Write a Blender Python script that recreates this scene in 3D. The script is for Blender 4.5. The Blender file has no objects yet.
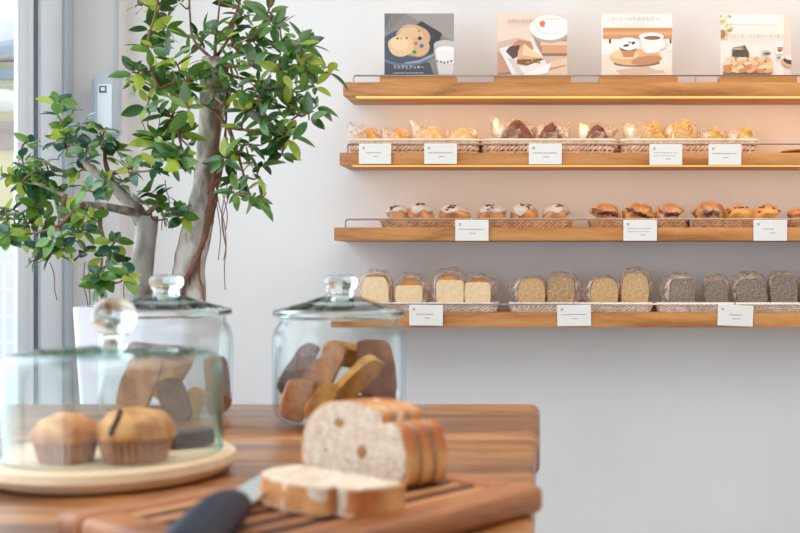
import bpy, bmesh, math, random
from mathutils import Vector, Matrix, noise, Euler
R = random.Random(7)
PI = math.pi
S = bpy.context.scene
COL = S.collection

# ------------------------------------------------------------------ camera, world, lights, exposure
CZ = 0.977                      # eye height
F = 1111.0                      # 50 mm lens on a 36 mm frame, in pixels of an 800 px picture
cam_d = bpy.data.cameras.new('camera'); cam = bpy.data.objects.new('camera', cam_d); COL.objects.link(cam)
cam.location = (0, 0, CZ); cam.rotation_euler = (PI/2, 0, 0)
cam_d.lens = 50; cam_d.sensor_width = 36; cam_d.shift_x = -0.175; cam_d.shift_y = 0.0006
cam_d.clip_start = 0.02
cam_d.dof.use_dof = True; cam_d.dof.focus_distance = 3.08; cam_d.dof.aperture_fstop = 9.0
S.camera = cam
S.view_settings.view_transform = 'Standard'; S.view_settings.look = 'None'
S.view_settings.gamma = 1; S.view_settings.use_curve_mapping = False
S.view_settings.exposure = 0.36
S.cycles.transparent_max_bounces = 40
S.cycles.max_bounces = 14; S.cycles.transmission_bounces = 12; S.cycles.glossy_bounces = 6; S.cycles.diffuse_bounces = 5

W = bpy.data.worlds.new('sky'); S.world = W; W.use_nodes = True
W.node_tree.nodes['Background'].inputs[0].default_value = (0.86, 0.93, 1.0, 1)
W.node_tree.nodes['Background'].inputs[1].default_value = 1.25

def area(name, loc, rot, sx, sy, power, color):
    l = bpy.data.lights.new(name, 'AREA'); l.shape = 'RECTANGLE'; l.size = sx; l.size_y = sy
    l.energy = power; l.color = color
    o = bpy.data.objects.new(name, l); COL.objects.link(o); o.location = loc; o.rotation_euler = rot
    return o
# daylight coming in through the tall side window; the lamp behind the camera is added fill
area('window_daylight', (-1.62, 0.75, 1.55), (0, -PI/2, 0), 1.9, 4.0, 44, (0.86, 0.94, 1.0))
area('front_fill', (-0.3, -2.05, 1.5), (PI/2, 0, 0), 1.8, 2.0, 6, (0.88, 0.94, 1.0))
area('ceiling_light_panel', (0.6, 1.0, 2.72), (0, 0, 0), 2.6, 2.2, 25, (1.0, 0.97, 0.93))
# warm ceiling lamps above the shelf wall
area('ceiling_lamp_warm', (0.95, 2.45, 2.6), (math.radians(20), 0, 0), 1.6, 0.3, 8.0, (1.0, 0.70, 0.46))

# ------------------------------------------------------------------ helpers
def P(px, py, d):
    return Vector(((px-540)/F*d, d, CZ-(py-267)/F*d))

def srgb(r, g, b):
    def f(c):
        c /= 255.0
        return c/12.92 if c <= 0.04045 else ((c+0.055)/1.055)**2.4
    return (f(r), f(g), f(b), 1)

def new_mat(name):
    m = bpy.data.materials.new(name); m.use_nodes = True
    nt = m.node_tree; nt.nodes.clear()
    out = nt.nodes.new('ShaderNodeOutputMaterial')
    return m, nt, out

def mat(name, col, rough=0.6, col2=None, scale=20, stretch=(1, 1, 1), bump=0.0, bscale=None, detail=4,
        lo=0.35, hi=0.65, spec=0.5, coat=0.0, metal=0.0, sss=0.0, emit=None, estr=0.0, trans=0.0, distort=0.0):
    m, nt, out = new_mat(name)
    b = nt.nodes.new('ShaderNodeBsdfPrincipled'); nt.links.new(b.outputs[0], out.inputs[0])
    b.inputs['Base Color'].default_value = col
    b.inputs['Roughness'].default_value = rough
    b.inputs['Specular IOR Level'].default_value = spec
    b.inputs['Metallic'].default_value = metal
    b.inputs['Coat Weight'].default_value = coat
    if sss:
        b.inputs['Subsurface Weight'].default_value = sss
        b.inputs['Subsurface Radius'].default_value = (0.01, 0.006, 0.003)
    if emit:
        b.inputs['Emission Color'].default_value = emit; b.inputs['Emission Strength'].default_value = estr
    if col2 is not None or bump:
        tc = nt.nodes.new('ShaderNodeTexCoord'); mp = nt.nodes.new('ShaderNodeMapping')
        mp.inputs['Scale'].default_value = stretch
        nt.links.new(tc.outputs['Object'], mp.inputs[0])
        n = nt.nodes.new('ShaderNodeTexNoise'); n.inputs['Scale'].default_value = scale
        n.inputs['Detail'].default_value = detail; n.inputs['Distortion'].default_value = distort
        nt.links.new(mp.outputs[0], n.inputs['Vector'])
        if col2 is not None:
            r = nt.nodes.new('ShaderNodeValToRGB')
            r.color_ramp.elements[0].position = lo; r.color_ramp.elements[0].color = col
            r.color_ramp.elements[1].position = hi; r.color_ramp.elements[1].color = col2
            nt.links.new(n.outputs[0], r.inputs[0]); nt.links.new(r.outputs[0], b.inputs['Base Color'])
        if bump:
            n2 = n
            if bscale:
                n2 = nt.nodes.new('ShaderNodeTexNoise'); n2.inputs['Scale'].default_value = bscale
                n2.inputs['Detail'].default_value = 6
                nt.links.new(mp.outputs[0], n2.inputs['Vector'])
            bp = nt.nodes.new('ShaderNodeBump'); bp.inputs['Strength'].default_value = bump
            bp.inputs['Distance'].default_value = 0.004
            nt.links.new(n2.outputs[0], bp.inputs['Height']); nt.links.new(bp.outputs[0], b.inputs['Normal'])
    if trans:
        t = nt.nodes.new('ShaderNodeBsdfTranslucent'); t.inputs[0].default_value = col2 or col
        mx = nt.nodes.new('ShaderNodeMixShader'); mx.inputs[0].default_value = trans
        nt.links.new(b.outputs[0], mx.inputs[1]); nt.links.new(t.outputs[0], mx.inputs[2])
        nt.links.new(mx.outputs[0], out.inputs[0])
    return m

def wood(name, c1, c2, c3, along='X', scale=6.0, rough=0.5, rings=9.0, bump=0.12, coat=0.0):
    """grain running along one local axis: stretched noise for the fibres, a distorted wave for the figure"""
    m, nt, out = new_mat(name)
    b = nt.nodes.new('ShaderNodeBsdfPrincipled'); nt.links.new(b.outputs[0], out.inputs[0])
    b.inputs['Roughness'].default_value = rough; b.inputs['Coat Weight'].default_value = coat
    tc = nt.nodes.new('ShaderNodeTexCoord'); mp = nt.nodes.new('ShaderNodeMapping')
    st = {'X': (0.12, 1, 1), 'Y': (1, 0.12, 1), 'Z': (1, 1, 0.12)}[along]
    mp.inputs['Scale'].default_value = [s*scale for s in st]
    nt.links.new(tc.outputs['Object'], mp.inputs[0])
    n = nt.nodes.new('ShaderNodeTexNoise'); n.inputs['Scale'].default_value = 1.2; n.inputs['Detail'].default_value = 3
    nt.links.new(mp.outputs[0], n.inputs['Vector'])
    mul = nt.nodes.new('ShaderNodeMath'); mul.operation = 'MULTIPLY'; mul.inputs[1].default_value = rings
    nt.links.new(n.outputs[0], mul.inputs[0])
    fr = nt.nodes.new('ShaderNodeMath'); fr.operation = 'PINGPONG'; fr.inputs[1].default_value = 1.0
    nt.links.new(mul.outputs[0], fr.inputs[0])
    f2 = nt.nodes.new('ShaderNodeTexNoise'); f2.inputs['Scale'].default_value = 22; f2.inputs['Detail'].default_value = 6
    nt.links.new(mp.outputs[0], f2.inputs['Vector'])
    mixf = nt.nodes.new('ShaderNodeMath'); mixf.operation = 'MULTIPLY_ADD'; mixf.inputs[1].default_value = 0.55
    sc = nt.nodes.new('ShaderNodeMath'); sc.operation = 'MULTIPLY'; sc.inputs[1].default_value = 0.45
    nt.links.new(fr.outputs[0], sc.inputs[0])
    nt.links.new(f2.outputs[0], mixf.inputs[0]); nt.links.new(sc.outputs[0], mixf.inputs[2])
    r = nt.nodes.new('ShaderNodeValToRGB'); e = r.color_ramp.elements
    e[0].position = 0.18; e[0].color = c1; e[1].position = 0.8; e[1].color = c3
    x = e.new(0.48); x.color = c2
    nt.links.new(mixf.outputs[0], r.inputs[0]); nt.links.new(r.outputs[0], b.inputs['Base Color'])
    bp = nt.nodes.new('ShaderNodeBump'); bp.inputs['Strength'].default_value = bump; bp.inputs['Distance'].default_value = 0.003
    nt.links.new(f2.outputs[0], bp.inputs['Height']); nt.links.new(bp.outputs[0], b.inputs['Normal'])
    return m

def thin_glass(name, tint=(0.97, 0.99, 0.985, 1), ior=1.5, rough=0.0, boost=1.0, edge=(0.66, 0.75, 0.80, 1)):
    m, nt, out = new_mat(name)
    t = nt.nodes.new('ShaderNodeBsdfTransparent')
    lw = nt.nodes.new('ShaderNodeLayerWeight'); lw.inputs[0].default_value = 0.5      # longer way through the glass towards the edges
    p3 = nt.nodes.new('ShaderNodeMath'); p3.operation = 'POWER'; p3.inputs[1].default_value = 4.0
    nt.links.new(lw.outputs['Facing'], p3.inputs[0])
    mc = nt.nodes.new('ShaderNodeMix'); mc.data_type = 'RGBA'; mc.inputs['A'].default_value = tint; mc.inputs['B'].default_value = edge
    nt.links.new(p3.outputs[0], mc.inputs['Factor']); nt.links.new(mc.outputs['Result'], t.inputs[0])
    g = nt.nodes.new('ShaderNodeBsdfGlossy'); g.inputs['Roughness'].default_value = rough
    # Schlick reflectance from the facing angle, the same on both sides of the wall
    f0 = ((ior-1)/(ior+1))**2
    fr = nt.nodes.new('ShaderNodeLayerWeight'); fr.inputs[0].default_value = 0.5
    pw = nt.nodes.new('ShaderNodeMath'); pw.operation = 'POWER'; pw.inputs[1].default_value = 5.0
    nt.links.new(fr.outputs['Facing'], pw.inputs[0])
    ml = nt.nodes.new('ShaderNodeMath'); ml.operation = 'MULTIPLY_ADD'; ml.inputs[1].default_value = (1-f0)*boost; ml.inputs[2].default_value = f0; ml.use_clamp = True
    nt.links.new(pw.outputs[0], ml.inputs[0])
    mx = nt.nodes.new('ShaderNodeMixShader')
    nt.links.new(ml.outputs[0], mx.inputs[0]); nt.links.new(t.outputs[0], mx.inputs[1]); nt.links.new(g.outputs[0], mx.inputs[2])
    nt.links.new(mx.outputs[0], out.inputs[0])
    return m

def real_glass(name, col=(0.96, 0.99, 0.985, 1), ior=1.48):
    m, nt, out = new_mat(name)
    g = nt.nodes.new('ShaderNodeBsdfGlass'); g.inputs['Color'].default_value = col; g.inputs['IOR'].default_value = ior
    g.inputs['Roughness'].default_value = 0.0
    nt.links.new(g.outputs[0], out.inputs[0])
    return m

def film(name, amount=0.3, tint=(1, 1, 1, 1)):
    """thin crinkled clear wrapping film: mostly see-through, milky and shiny in the creases"""
    m, nt, out = new_mat(name)
    t = nt.nodes.new('ShaderNodeBsdfTransparent')
    b = nt.nodes.new('ShaderNodeBsdfPrincipled'); b.inputs['Base Color'].default_value = tint
    b.inputs['Roughness'].default_value = 0.22; b.inputs['Metallic'].default_value = 0.25
    tr = nt.nodes.new('ShaderNodeBsdfTranslucent'); tr.inputs[0].default_value = tint
    m1 = nt.nodes.new('ShaderNodeMixShader'); m1.inputs[0].default_value = 0.35
    nt.links.new(b.outputs[0], m1.inputs[1]); nt.links.new(tr.outputs[0], m1.inputs[2])
    tc = nt.nodes.new('ShaderNodeTexCoord'); n = nt.nodes.new('ShaderNodeTexNoise')
    n.inputs['Scale'].default_value = 38; n.inputs['Detail'].default_value = 2; n.inputs['Distortion'].default_value = 0.8
    nt.links.new(tc.outputs['Object'], n.inputs['Vector'])
    mr = nt.nodes.new('ShaderNodeMapRange'); mr.inputs['From Min'].default_value = 0.38; mr.inputs['From Max'].default_value = 0.68
    mr.inputs['To Min'].default_value = amount*0.35; mr.inputs['To Max'].default_value = min(1, amount*1.9)
    nt.links.new(n.outputs[0], mr.inputs['Value'])
    mx = nt.nodes.new('ShaderNodeMixShader')
    nt.links.new(mr.outputs[0], mx.inputs[0]); nt.links.new(t.outputs[0], mx.inputs[1]); nt.links.new(m1.outputs[0], mx.inputs[2])
    nt.links.new(mx.outputs[0], out.inputs[0])
    return m

def obj(name, bm, m, parent=None, loc=None, smooth=True, rot=None, angle=40):
    me = bpy.data.meshes.new(name)
    bmesh.ops.recalc_face_normals(bm, faces=bm.faces[:]) if len(bm.faces) else None
    bm.to_mesh(me); bm.free()
    ms = m if isinstance(m, (list, tuple)) else [m]
    for k in ms: me.materials.append(k)
    if smooth:
        for p in me.polygons: p.use_smooth = True
        me.set_sharp_from_angle(angle=math.radians(angle))
    o = bpy.data.objects.new(name, me); COL.objects.link(o)
    if parent: o.parent = parent
    if loc is not None: o.location = loc
    if rot is not None: o.rotation_euler = rot
    return o

def tag(o, label, cat, group=None, kind=None):
    o['label'] = label; o['category'] = cat
    if group: o['group'] = group
    if kind: o['kind'] = kind
    return o

def thing(name, label, cat, loc, rotz=0, group=None):
    o = bpy.data.objects.new(name, None); COL.objects.link(o); o.empty_display_size = 0.05
    o.location = loc; o.rotation_euler = (0, 0, rotz)
    return tag(o, label, cat, group)

def struct(name, bm, m, parent=None, **k):
    o = obj(name, bm, m, parent, **k)
    if parent is None: o['kind'] = 'structure'
    return o

def box(bm, x0, x1, y0, y1, z0, z1, bevel=0.0, seg=2, mi=0, M=None):
    vs = [bm.verts.new((x, y, z)) for x in (x0, x1) for y in (y0, y1) for z in (z0, z1)]
    fs = [(0, 1, 3, 2), (4, 6, 7, 5), (0, 4, 5, 1), (2, 3, 7, 6), (0, 2, 6, 4), (1, 5, 7, 3)]
    faces = [bm.faces.new([vs[i] for i in f]) for f in fs]
    for f in faces: f.material_index = mi
    if bevel:
        es = list({e for f in faces for e in f.edges})
        r = bmesh.ops.bevel(bm, geom=es, offset=bevel, segments=seg, profile=0.5, affect='EDGES')
        vs = list({v for f in r['faces'] for v in f.verts} | {v for v in vs if v.is_valid})
    if M is not None:
        for v in vs:
            if v.is_valid: v.co = M @ v.co
    return vs

def B(*a, **k):
    bm = bmesh.new(); box(bm, *a, **k); return bm

def lathe(bm, prof, n=48, close_loop=False, mi=0):
    rings = []
    for r, z in prof:
        if r < 1e-6: rings.append([bm.verts.new((0, 0, z))])
        else: rings.append([bm.verts.new((r*math.cos(2*PI*i/n), r*math.sin(2*PI*i/n), z)) for i in range(n)])
    pairs = list(zip(rings, rings[1:]))
    if close_loop: pairs.append((rings[-1], rings[0]))
    for a, b in pairs:
        for i in range(n):
            j = (i+1) % n
            if len(a) == 1 and len(b) == 1: continue
            if len(a) == 1: f = bm.faces.new((a[0], b[j], b[i]))
            elif len(b) == 1: f = bm.faces.new((a[i], a[j], b[0]))
            else: f = bm.faces.new((a[i], a[j], b[j], b[i]))
            f.material_index = mi
    return bm

def tube(bm, pts, rad, n=8, cap=True):
    pts = [Vector(p) for p in pts]
    if not hasattr(rad, '__len__'): rad = [rad]*len(pts)
    rings = []; up = Vector((0.137, 0.271, 0.953)); prev = None
    for i, p in enumerate(pts):
        t = (pts[min(i+1, len(pts)-1)]-pts[max(i-1, 0)])
        if t.length < 1e-9: t = Vector((0, 0, 1))
        t.normalize()
        a = (prev if prev is not None else up); a = a - t*a.dot(t)
        if a.length < 1e-4: a = Vector((1, 0, 0)) - t*t.x
        a.normalize(); prev = a; b = t.cross(a)
        rings.append([bm.verts.new(p+(a*math.cos(2*PI*k/n)+b*math.sin(2*PI*k/n))*rad[i]) for k in range(n)])
    for a, b in zip(rings, rings[1:]):
        for k in range(n):
            j = (k+1) % n
            bm.faces.new((a[k], a[j], b[j], b[k]))
    if cap:
        bm.faces.new(rings[0][::-1]); bm.faces.new(rings[-1])
    return bm

def prism(bm, poly, y0, y1, mi_side=0, mi_front=0, mi_back=0, bevel=0.0):
    """poly = (x, z) outline, extruded along y"""
    a = [bm.verts.new((x, y0, z)) for x, z in poly]; b = [bm.verts.new((x, y1, z)) for x, z in poly]
    f = bm.faces.new(a); f.material_index = mi_front
    g = bm.faces.new(b[::-1]); g.material_index = mi_back
    n = len(poly)
    for i in range(n):
        j = (i+1) % n
        h = bm.faces.new((a[j], a[i], b[i], b[j])); h.material_index = mi_side
    if bevel:
        es = list(f.edges)+list(g.edges)
        bmesh.ops.bevel(bm, geom=es, offset=bevel, segments=2, affect='EDGES')
    return bm

def smooth_path(pts, n=6):
    """Catmull-Rom through pts"""
    pts = [Vector(p) for p in pts]
    q = [pts[0]*2-pts[1]]+pts+[pts[-1]*2-pts[-2]]
    out = []
    for i in range(1, len(q)-2):
        p0, p1, p2, p3 = q[i-1:i+3]
        for k in range(n):
            t = k/n
            out.append(0.5*((2*p1)+(p2-p0)*t+(2*p0-5*p1+4*p2-p3)*t*t+(3*p1-p0-3*p2+p3)*t**3))
    out.append(pts[-1])
    return out

def nz(p, s, seed=0.0):
    return noise.noise(Vector(p)*s+Vector((seed*3.17, seed*1.31, seed*7.7)))

def copy_tree(o, parent=None):
    c = o.copy(); COL.objects.link(c)
    if parent: c.parent = parent
    for ch in list(o.children): copy_tree(ch, c)
    return c

# ------------------------------------------------------------------ materials
M = {}
M['wall'] = mat('wall_paint', srgb(224, 222, 221), 0.85, srgb(228, 227, 226), scale=2.5, bump=0.03, bscale=180, spec=0.2)
M['wall_brown'] = mat('wall_brown_plaster', srgb(142, 108, 84), 0.85, srgb(156, 122, 96), scale=2.5)
M['wall_grey'] = mat('wall_grey_plaster', srgb(222, 224, 226), 0.85, srgb(228, 230, 232), scale=2.5)
M['frame'] = mat('aluminium_white', srgb(230, 240, 248), 0.35)
M['frame_grey'] = mat('aluminium_grey', srgb(186, 200, 210), 0.35)
M['gasket'] = mat('window_gasket', srgb(95, 112, 125), 0.6)
M['ceiling'] = mat('ceiling_paint', srgb(238, 236, 233), 0.9)
M['floor'] = mat('floor_concrete', srgb(168, 174, 180), 0.6, srgb(186, 191, 197), scale=3)
M['oak'] = wood('oak_shelf', srgb(152, 94, 46), srgb(190, 128, 68), srgb(208, 150, 88), 'X', 9, 0.5, 7)
M['oak_block'] = wood('oak_block', srgb(182, 120, 60), srgb(204, 142, 76), srgb(216, 158, 92), 'X', 14, 0.5, 5)
M['steel'] = mat('brushed_steel', srgb(190, 195, 200), 0.25, metal=1.0)
M['led'] = mat('led_strip_glow', srgb(255, 210, 120), 0.5, emit=(1.0, 0.50, 0.11, 1), estr=0.55)
M['card'] = mat('card_paper', srgb(238, 236, 231), 0.25, coat=0.3)
M['ink'] = mat('grey_ink', srgb(150, 150, 150), 0.7)
M['ink_dark'] = mat('dark_grey_ink', srgb(120, 120, 122), 0.7)
M['table'] = wood('table_wood', srgb(80, 42, 18), srgb(138, 84, 40), srgb(182, 124, 68), 'X', 11, 0.32, 7, 0.25, coat=0.15)
M['table_leg'] = wood('table_leg_wood', srgb(112, 72, 40), srgb(150, 102, 62), srgb(180, 132, 88), 'Z', 7, 0.5, 6)
M['walnut'] = wood('walnut_board', srgb(100, 54, 26), srgb(146, 86, 44), srgb(184, 118, 66), 'X', 20, 0.45, 5, 0.1)
M['walnut_d'] = wood('walnut_slat_dark', srgb(48, 24, 12), srgb(70, 36, 18), srgb(94, 50, 28), 'X', 20, 0.5, 5, 0.1)
M['walnut_l'] = wood('walnut_slat_light', srgb(150, 90, 48), srgb(188, 122, 70), srgb(210, 150, 94), 'X', 20, 0.5, 5, 0.1)
M['maple'] = wood('maple_round', srgb(214, 182, 142), srgb(230, 204, 168), srgb(238, 218, 188), 'X', 6, 0.45, 6, 0.08)
M['glass'] = thin_glass('jar_glass')
M['lid_glass'] = real_glass('jar_lid_glass', (0.95, 0.985, 0.98, 1))
M['lid_thin'] = thin_glass('lid_clear_glass', (0.965, 0.985, 0.985, 1), 1.52, boost=1.5, edge=(0.42, 0.54, 0.62, 1))
M['dome_glass'] = thin_glass('dome_glass', (0.975, 0.995, 0.99, 1), 1.52, boost=1.1, edge=(0.40, 0.80, 0.76, 1))
M['pane'] = thin_glass('window_pane', (0.985, 0.995, 1.0, 1), 1.45, edge=(0.95, 0.98, 1.0, 1))
M['film'] = film('clear_film', 0.24, srgb(255, 250, 244))
M['film_end'] = film('seal_film', 0.55, srgb(255, 250, 242))
M['film_c'] = film('cake_film', 0.46, srgb(255, 240, 228))
M['film_cw'] = film('cake_film_warm', 0.46, srgb(255, 232, 208))
M['film_flat'] = film('flat_film', 0.05)
M['film_t'] = film('tight_film', 0.09, srgb(255, 244, 230))
M['film_w'] = film('warm_film', 0.26, srgb(255, 242, 226))
M['wick_tan'] = mat('wicker_tan', srgb(188, 142, 100), 0.6, srgb(222, 184, 146), scale=70)
M['wick_pale'] = mat('wicker_pale', srgb(206, 176, 150), 0.6, srgb(238, 216, 196), scale=70)
M['wick_white'] = mat('wicker_whitewashed', srgb(214, 198, 184), 0.6, srgb(242, 232, 224), scale=70)
M['rim_cream'] = mat('rim_cream', srgb(222, 196, 168), 0.5, srgb(240, 222, 200), scale=40)
M['black'] = mat('knife_handle_black', srgb(12, 22, 44), 0.5, spec=0.2)  # navy-black, with the blue sheen put into the base colour
M['blade'] = mat('blade_steel', srgb(222, 232, 236), 0.34, metal=1.0)
M['pot'] = mat('pot_white', srgb(222, 220, 230), 0.45, srgb(228, 226, 234), scale=6)
M['soil'] = mat('soil', srgb(60, 44, 34), 0.95, srgb(96, 74, 58), scale=60, bump=0.6)
M['bark'] = mat('bark_grey', srgb(116, 100, 88), 0.85, srgb(208, 200, 190), scale=34, stretch=(1, 1, 0.45), bump=0.7, bscale=70, lo=0.36, hi=0.6)
M['bark_pale'] = mat('bark_pale', srgb(150, 142, 134), 0.85, srgb(208, 205, 200), scale=36, stretch=(1, 1, 0.4), bump=0.3, bscale=50)
M['twig'] = mat('twig_brown', srgb(96, 66, 44), 0.8, srgb(138, 104, 74), scale=40)
M['root'] = mat('aerial_root_brown', srgb(116, 76, 60), 0.85, srgb(146, 102, 82), scale=40)
def leafmat(name, c1, c2, tr=0.25):
    return mat(name, c1, 0.22, c2, scale=12, lo=0.42, hi=0.6, trans=tr, coat=0.4)
M['leaf_a'] = leafmat('leaf_deep_green', srgb(26, 66, 26), srgb(62, 108, 40))
M['leaf_b'] = leafmat('leaf_mid_green', srgb(58, 108, 34), srgb(106, 148, 54), 0.35)
M['leaf_c'] = leafmat('leaf_yellow_green', srgb(128, 160, 40), srgb(182, 196, 80), 0.5)
M['leaf_d'] = leafmat('leaf_sky_sheen', srgb(22, 74, 60), srgb(50, 108, 84), 0.2)  # blue of the reflected sky put into the leaf colour

# ------------------------------------------------------------------ setting
YW = 3.28                        # back wall plane
XL = -1.362                      # left wall plane
XR, YB, ZC = 2.6, -2.2, 2.75
struct('wall_back', B(XL-0.02, XR+0.1, YW, YW+0.12, 0, ZC), M['wall'], smooth=False)
struct('floor', B(XL-0.03, XR+0.1, YB, YW, -0.1, 0), M['floor'], smooth=False)
struct('ceiling', B(XL-0.03, XR+0.1, YB, YW+0.12, ZC, ZC+0.1), M['ceiling'], smooth=False)
struct('wall_front', B(XL-0.03, XR+0.1, YB-0.1, YB, 0, ZC), M['wall_brown'], smooth=False)
struct('wall_right', B(XR, XR+0.1, YB, YW, 0, ZC), M['wall_grey'], smooth=False)
# left wall: low sill wall, head above the window and the short return at the back corner
WY0, WY1, WZ0, WZ1 = -1.6, 3.16, 0.54, 2.5
bm = bmesh.new()
box(bm, XL-0.03, XL, YB, YW, 0, WZ0); box(bm, XL-0.03, XL, YB, YW, WZ1, ZC)
box(bm, XL-0.03, XL, YB, WY0, WZ0, WZ1); box(bm, XL-0.03, XL, WY1, YW, WZ0, WZ1)
struct('wall_left', bm, M['wall'], smooth=False)
# pilaster in the corner
px_ = (126-540)/F*3.265
struct('trim_1', B(XL, px_, 3.215, YW, 0, ZC), M['wall'], smooth=False)
# aluminium corner post between window and pilaster
struct('trim_2', B(XL, XL+0.012, 3.165, 3.213, 0, ZC, bevel=0.002), M['frame_grey'])
win = bpy.data.objects.new('window_1', None); COL.objects.link(win); win.location = (XL, 0.8, WZ0); win['kind'] = 'structure'
def wl(bm): # world -> window local
    bmesh.ops.translate(bm, verts=bm.verts[:], vec=(-XL, -0.8, -WZ0)); return bm
bm = bmesh.new()
box(bm, XL-0.025, XL+0.004, 3.028, 3.162, WZ0, WZ1, bevel=0.004)          # wide end jamb
box(bm, XL-0.025, XL+0.004, WY0, WY0+0.06, WZ0, WZ1, bevel=0.004)
box(bm, XL-0.025, XL+0.004, WY0+.062, 3.026, WZ1-0.05, WZ1, bevel=0.004)
obj('window_frame', wl(bm), M['frame'], win)
obj('gasket', wl(B(XL-0.02, XL-0.006, 3.004, 3.027, WZ0+0.002, WZ1-0.052)), M['gasket'], win)
bm = bmesh.new()
box(bm, XL-0.012, XL+0.0, 2.9, 2.966, WZ0+0.05, WZ1-0.052, bevel=0.003)
box(bm, XL-0.018, XL-0.005, 2.968, 3.002, WZ0+0.05, WZ1-0.052, bevel=0.003)
box(bm, XL-0.012, XL+0.0, 0.68, 0.76, WZ0+0.05, WZ1-0.052, bevel=0.003)
box(bm, XL-0.012, XL+0.0, WY0+.064, 3.002, WZ0+0.002, WZ0+0.05, bevel=0.003)
obj('sash', wl(bm), M['frame'], win)
bm = bmesh.new()
box(bm, XL-0.009, XL-0.005, 0.76, 2.9, WZ0+0.05, WZ1-0.052); box(bm, XL-0.009, XL-0.005, WY0+0.07, 0.68, WZ0+0.05, WZ1-0.052)
obj('pane', wl(bm), M['pane'], win, smooth=False)
obj('window_sill', wl(B(XL-0.02, XL+0.07, WY0, 3.16, WZ0-0.03, WZ0, bevel=0.004)), M['frame'], win)

# ------------------------------------------------------------------ outside the window; overexposure put into the pale colours
M['o_ground'] = mat('outside_paving', srgb(216, 214, 212), 0.9, srgb(232, 230, 228), scale=2)
M['o_wall'] = mat('house_yellow_render', srgb(236, 226, 184), 0.9, srgb(242, 232, 194), scale=3)
M['o_roof'] = mat('roof_pale', srgb(232, 233, 235), 0.8, srgb(240, 240, 240), scale=5)
M['o_blue'] = mat('fascia_blue', srgb(178, 194, 210), 0.7)
M['o_white'] = mat('fence_white', srgb(246, 248, 250), 0.6)
M['o_wallw'] = mat('garden_wall_grey', srgb(226, 231, 238), 0.9, srgb(234, 238, 244), scale=3)
M['o_brown'] = mat('timber_brown', srgb(186, 168, 162), 0.8, srgb(204, 188, 182), scale=6)
struct('ground_outside', B(-14, XL-0.04, -3, 20, -0.2, -0.02), M['o_ground'], smooth=False)
dH = 9.0
hx = (-130-540)/F*dH
h = thing('neighbour_house', 'yellow house with blue eaves board seen through the window', 'house', (hx, dH, -0.02))
x1 = (40-540)/F*dH - hx
def hz(py, d=dH): return CZ-(py-267)/F*d + 0.02
obj('wall', B(-2.5, x1, 0, 4, 0, hz(62)), M['o_wall'], h, smooth=False)
obj('eaves_board', B(-2.5, x1+0.03, -0.08, -0.002, hz(80), hz(70)), M['o_blue'], h, smooth=False)
bm = bmesh.new()
prism(bm, [(-3.0, hz(66)-0.62), (x1+0.3, hz(48)), (x1+0.3, hz(30)), (-3.0, hz(30)-0.2)], -0.5, 4.2)
obj('roof', bm, M['o_roof'], h, smooth=False)
bm = bmesh.new()
prism(bm, [(-3.0, hz(68)-0.66), (x1+0.3, hz(53)), (x1+0.3, hz(48.5)), (-3.0, hz(66)-0.63)], -0.56, -0.3)
obj('gutter', bm, M['o_blue'], h, smooth=False)
bm = bmesh.new()
for k in range(14):
    box(bm, -2.5, x1+0.05, -0.45+0.0*k, -0.1, hz(112)+k*0.012, hz(112)+k*0.012+0.008)
obj('awning', B(-2.4, x1+0.05, -0.6, -0.09, hz(114), hz(100), bevel=0.05), M['o_white'], h)
bm.free()
obj('shutter', B(-2.3, x1-0.1, -0.03, -0.002, hz(150), hz(122)), M['o_brown'], h, smooth=False)
gw = obj('garden_wall', B(-3.2, 3.2, -0.08, 0.08, 0, 1.12, bevel=0.01), M['o_wallw'], loc=(-5.3, 7.0, -0.02))
tag(gw, 'pale low garden wall outside beyond the white wire fence', 'wall')
dF = 5.0
bm = bmesh.new()
fx0, fx1 = -1.3, 0.95
z = 0.05
while z < 1.02:
    box(bm, fx0, fx1, -0.006, 0.006, z-0.0055, z+0.0055); z += 0.121
k = 0
while fx0+k*0.152 < fx1:
    box(bm, fx0+k*0.152-0.0055, fx0+k*0.152+0.0055, 0.007, 0.018, 0, 1.02); k += 1
wf = obj('wire_fence', bm, M['o_white'], loc=(-3.115+0.02, dF, -0.02), smooth=False)
tag(wf, 'white wire mesh fence standing outside the window', 'fence')

# ------------------------------------------------------------------ control box on the pilaster, with its cable
D0 = 3.213
def px2x(px, d): return (px-540)/F*d
cb = thing('wall_controller', 'pale grey control box with small display on the pilaster', 'controller', (px2x(104, D0), D0, P(0, 135.5, D0).z))
wz = 58/F*D0
xa, xb = px2x(94.5, D0-0.06)-cb.location.x, px2x(114.5, D0-0.06)-cb.location.x
obj('casing', B(xa, xb, -0.066, 0, 0, wz, bevel=0.004), M['frame_grey'], cb)
obj('front_panel', B(xa+0.012, xb-0.004, -0.070, -0.0665, 0.01, wz-0.03, bevel=0.002), M['frame'], cb)
scr = obj('display', B(xa+0.018, xa+0.038, -0.0725, -0.0702, wz-0.055, wz-0.036), M['gasket'], cb, smooth=False)
obj('digits', B(xa+0.0235, xa+0.0345, -0.0733, -0.0727, wz-0.050, wz-0.040), M['card'], scr, smooth=False)
obj('side_clip', B(xa-0.013, xa-0.005, -0.05, -0.0, 0.03, wz-0.012, bevel=0.002), M['frame_grey'], cb)
cz = P(0, 76, D0).z
bm = tube(bmesh.new(), [(0, 0, 0), (0.001, 0, 0.2), (0, 0, 0.6), (0.0, 0, ZC-cz-0.002)], 0.0035, 6)
co = obj('cable', bm, M['frame_grey'], loc=(px2x(116.5, D0), D0-0.0045, cz+0.002))
tag(co, 'thin grey cable running up the pilaster from the control box', 'cable')

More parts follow.
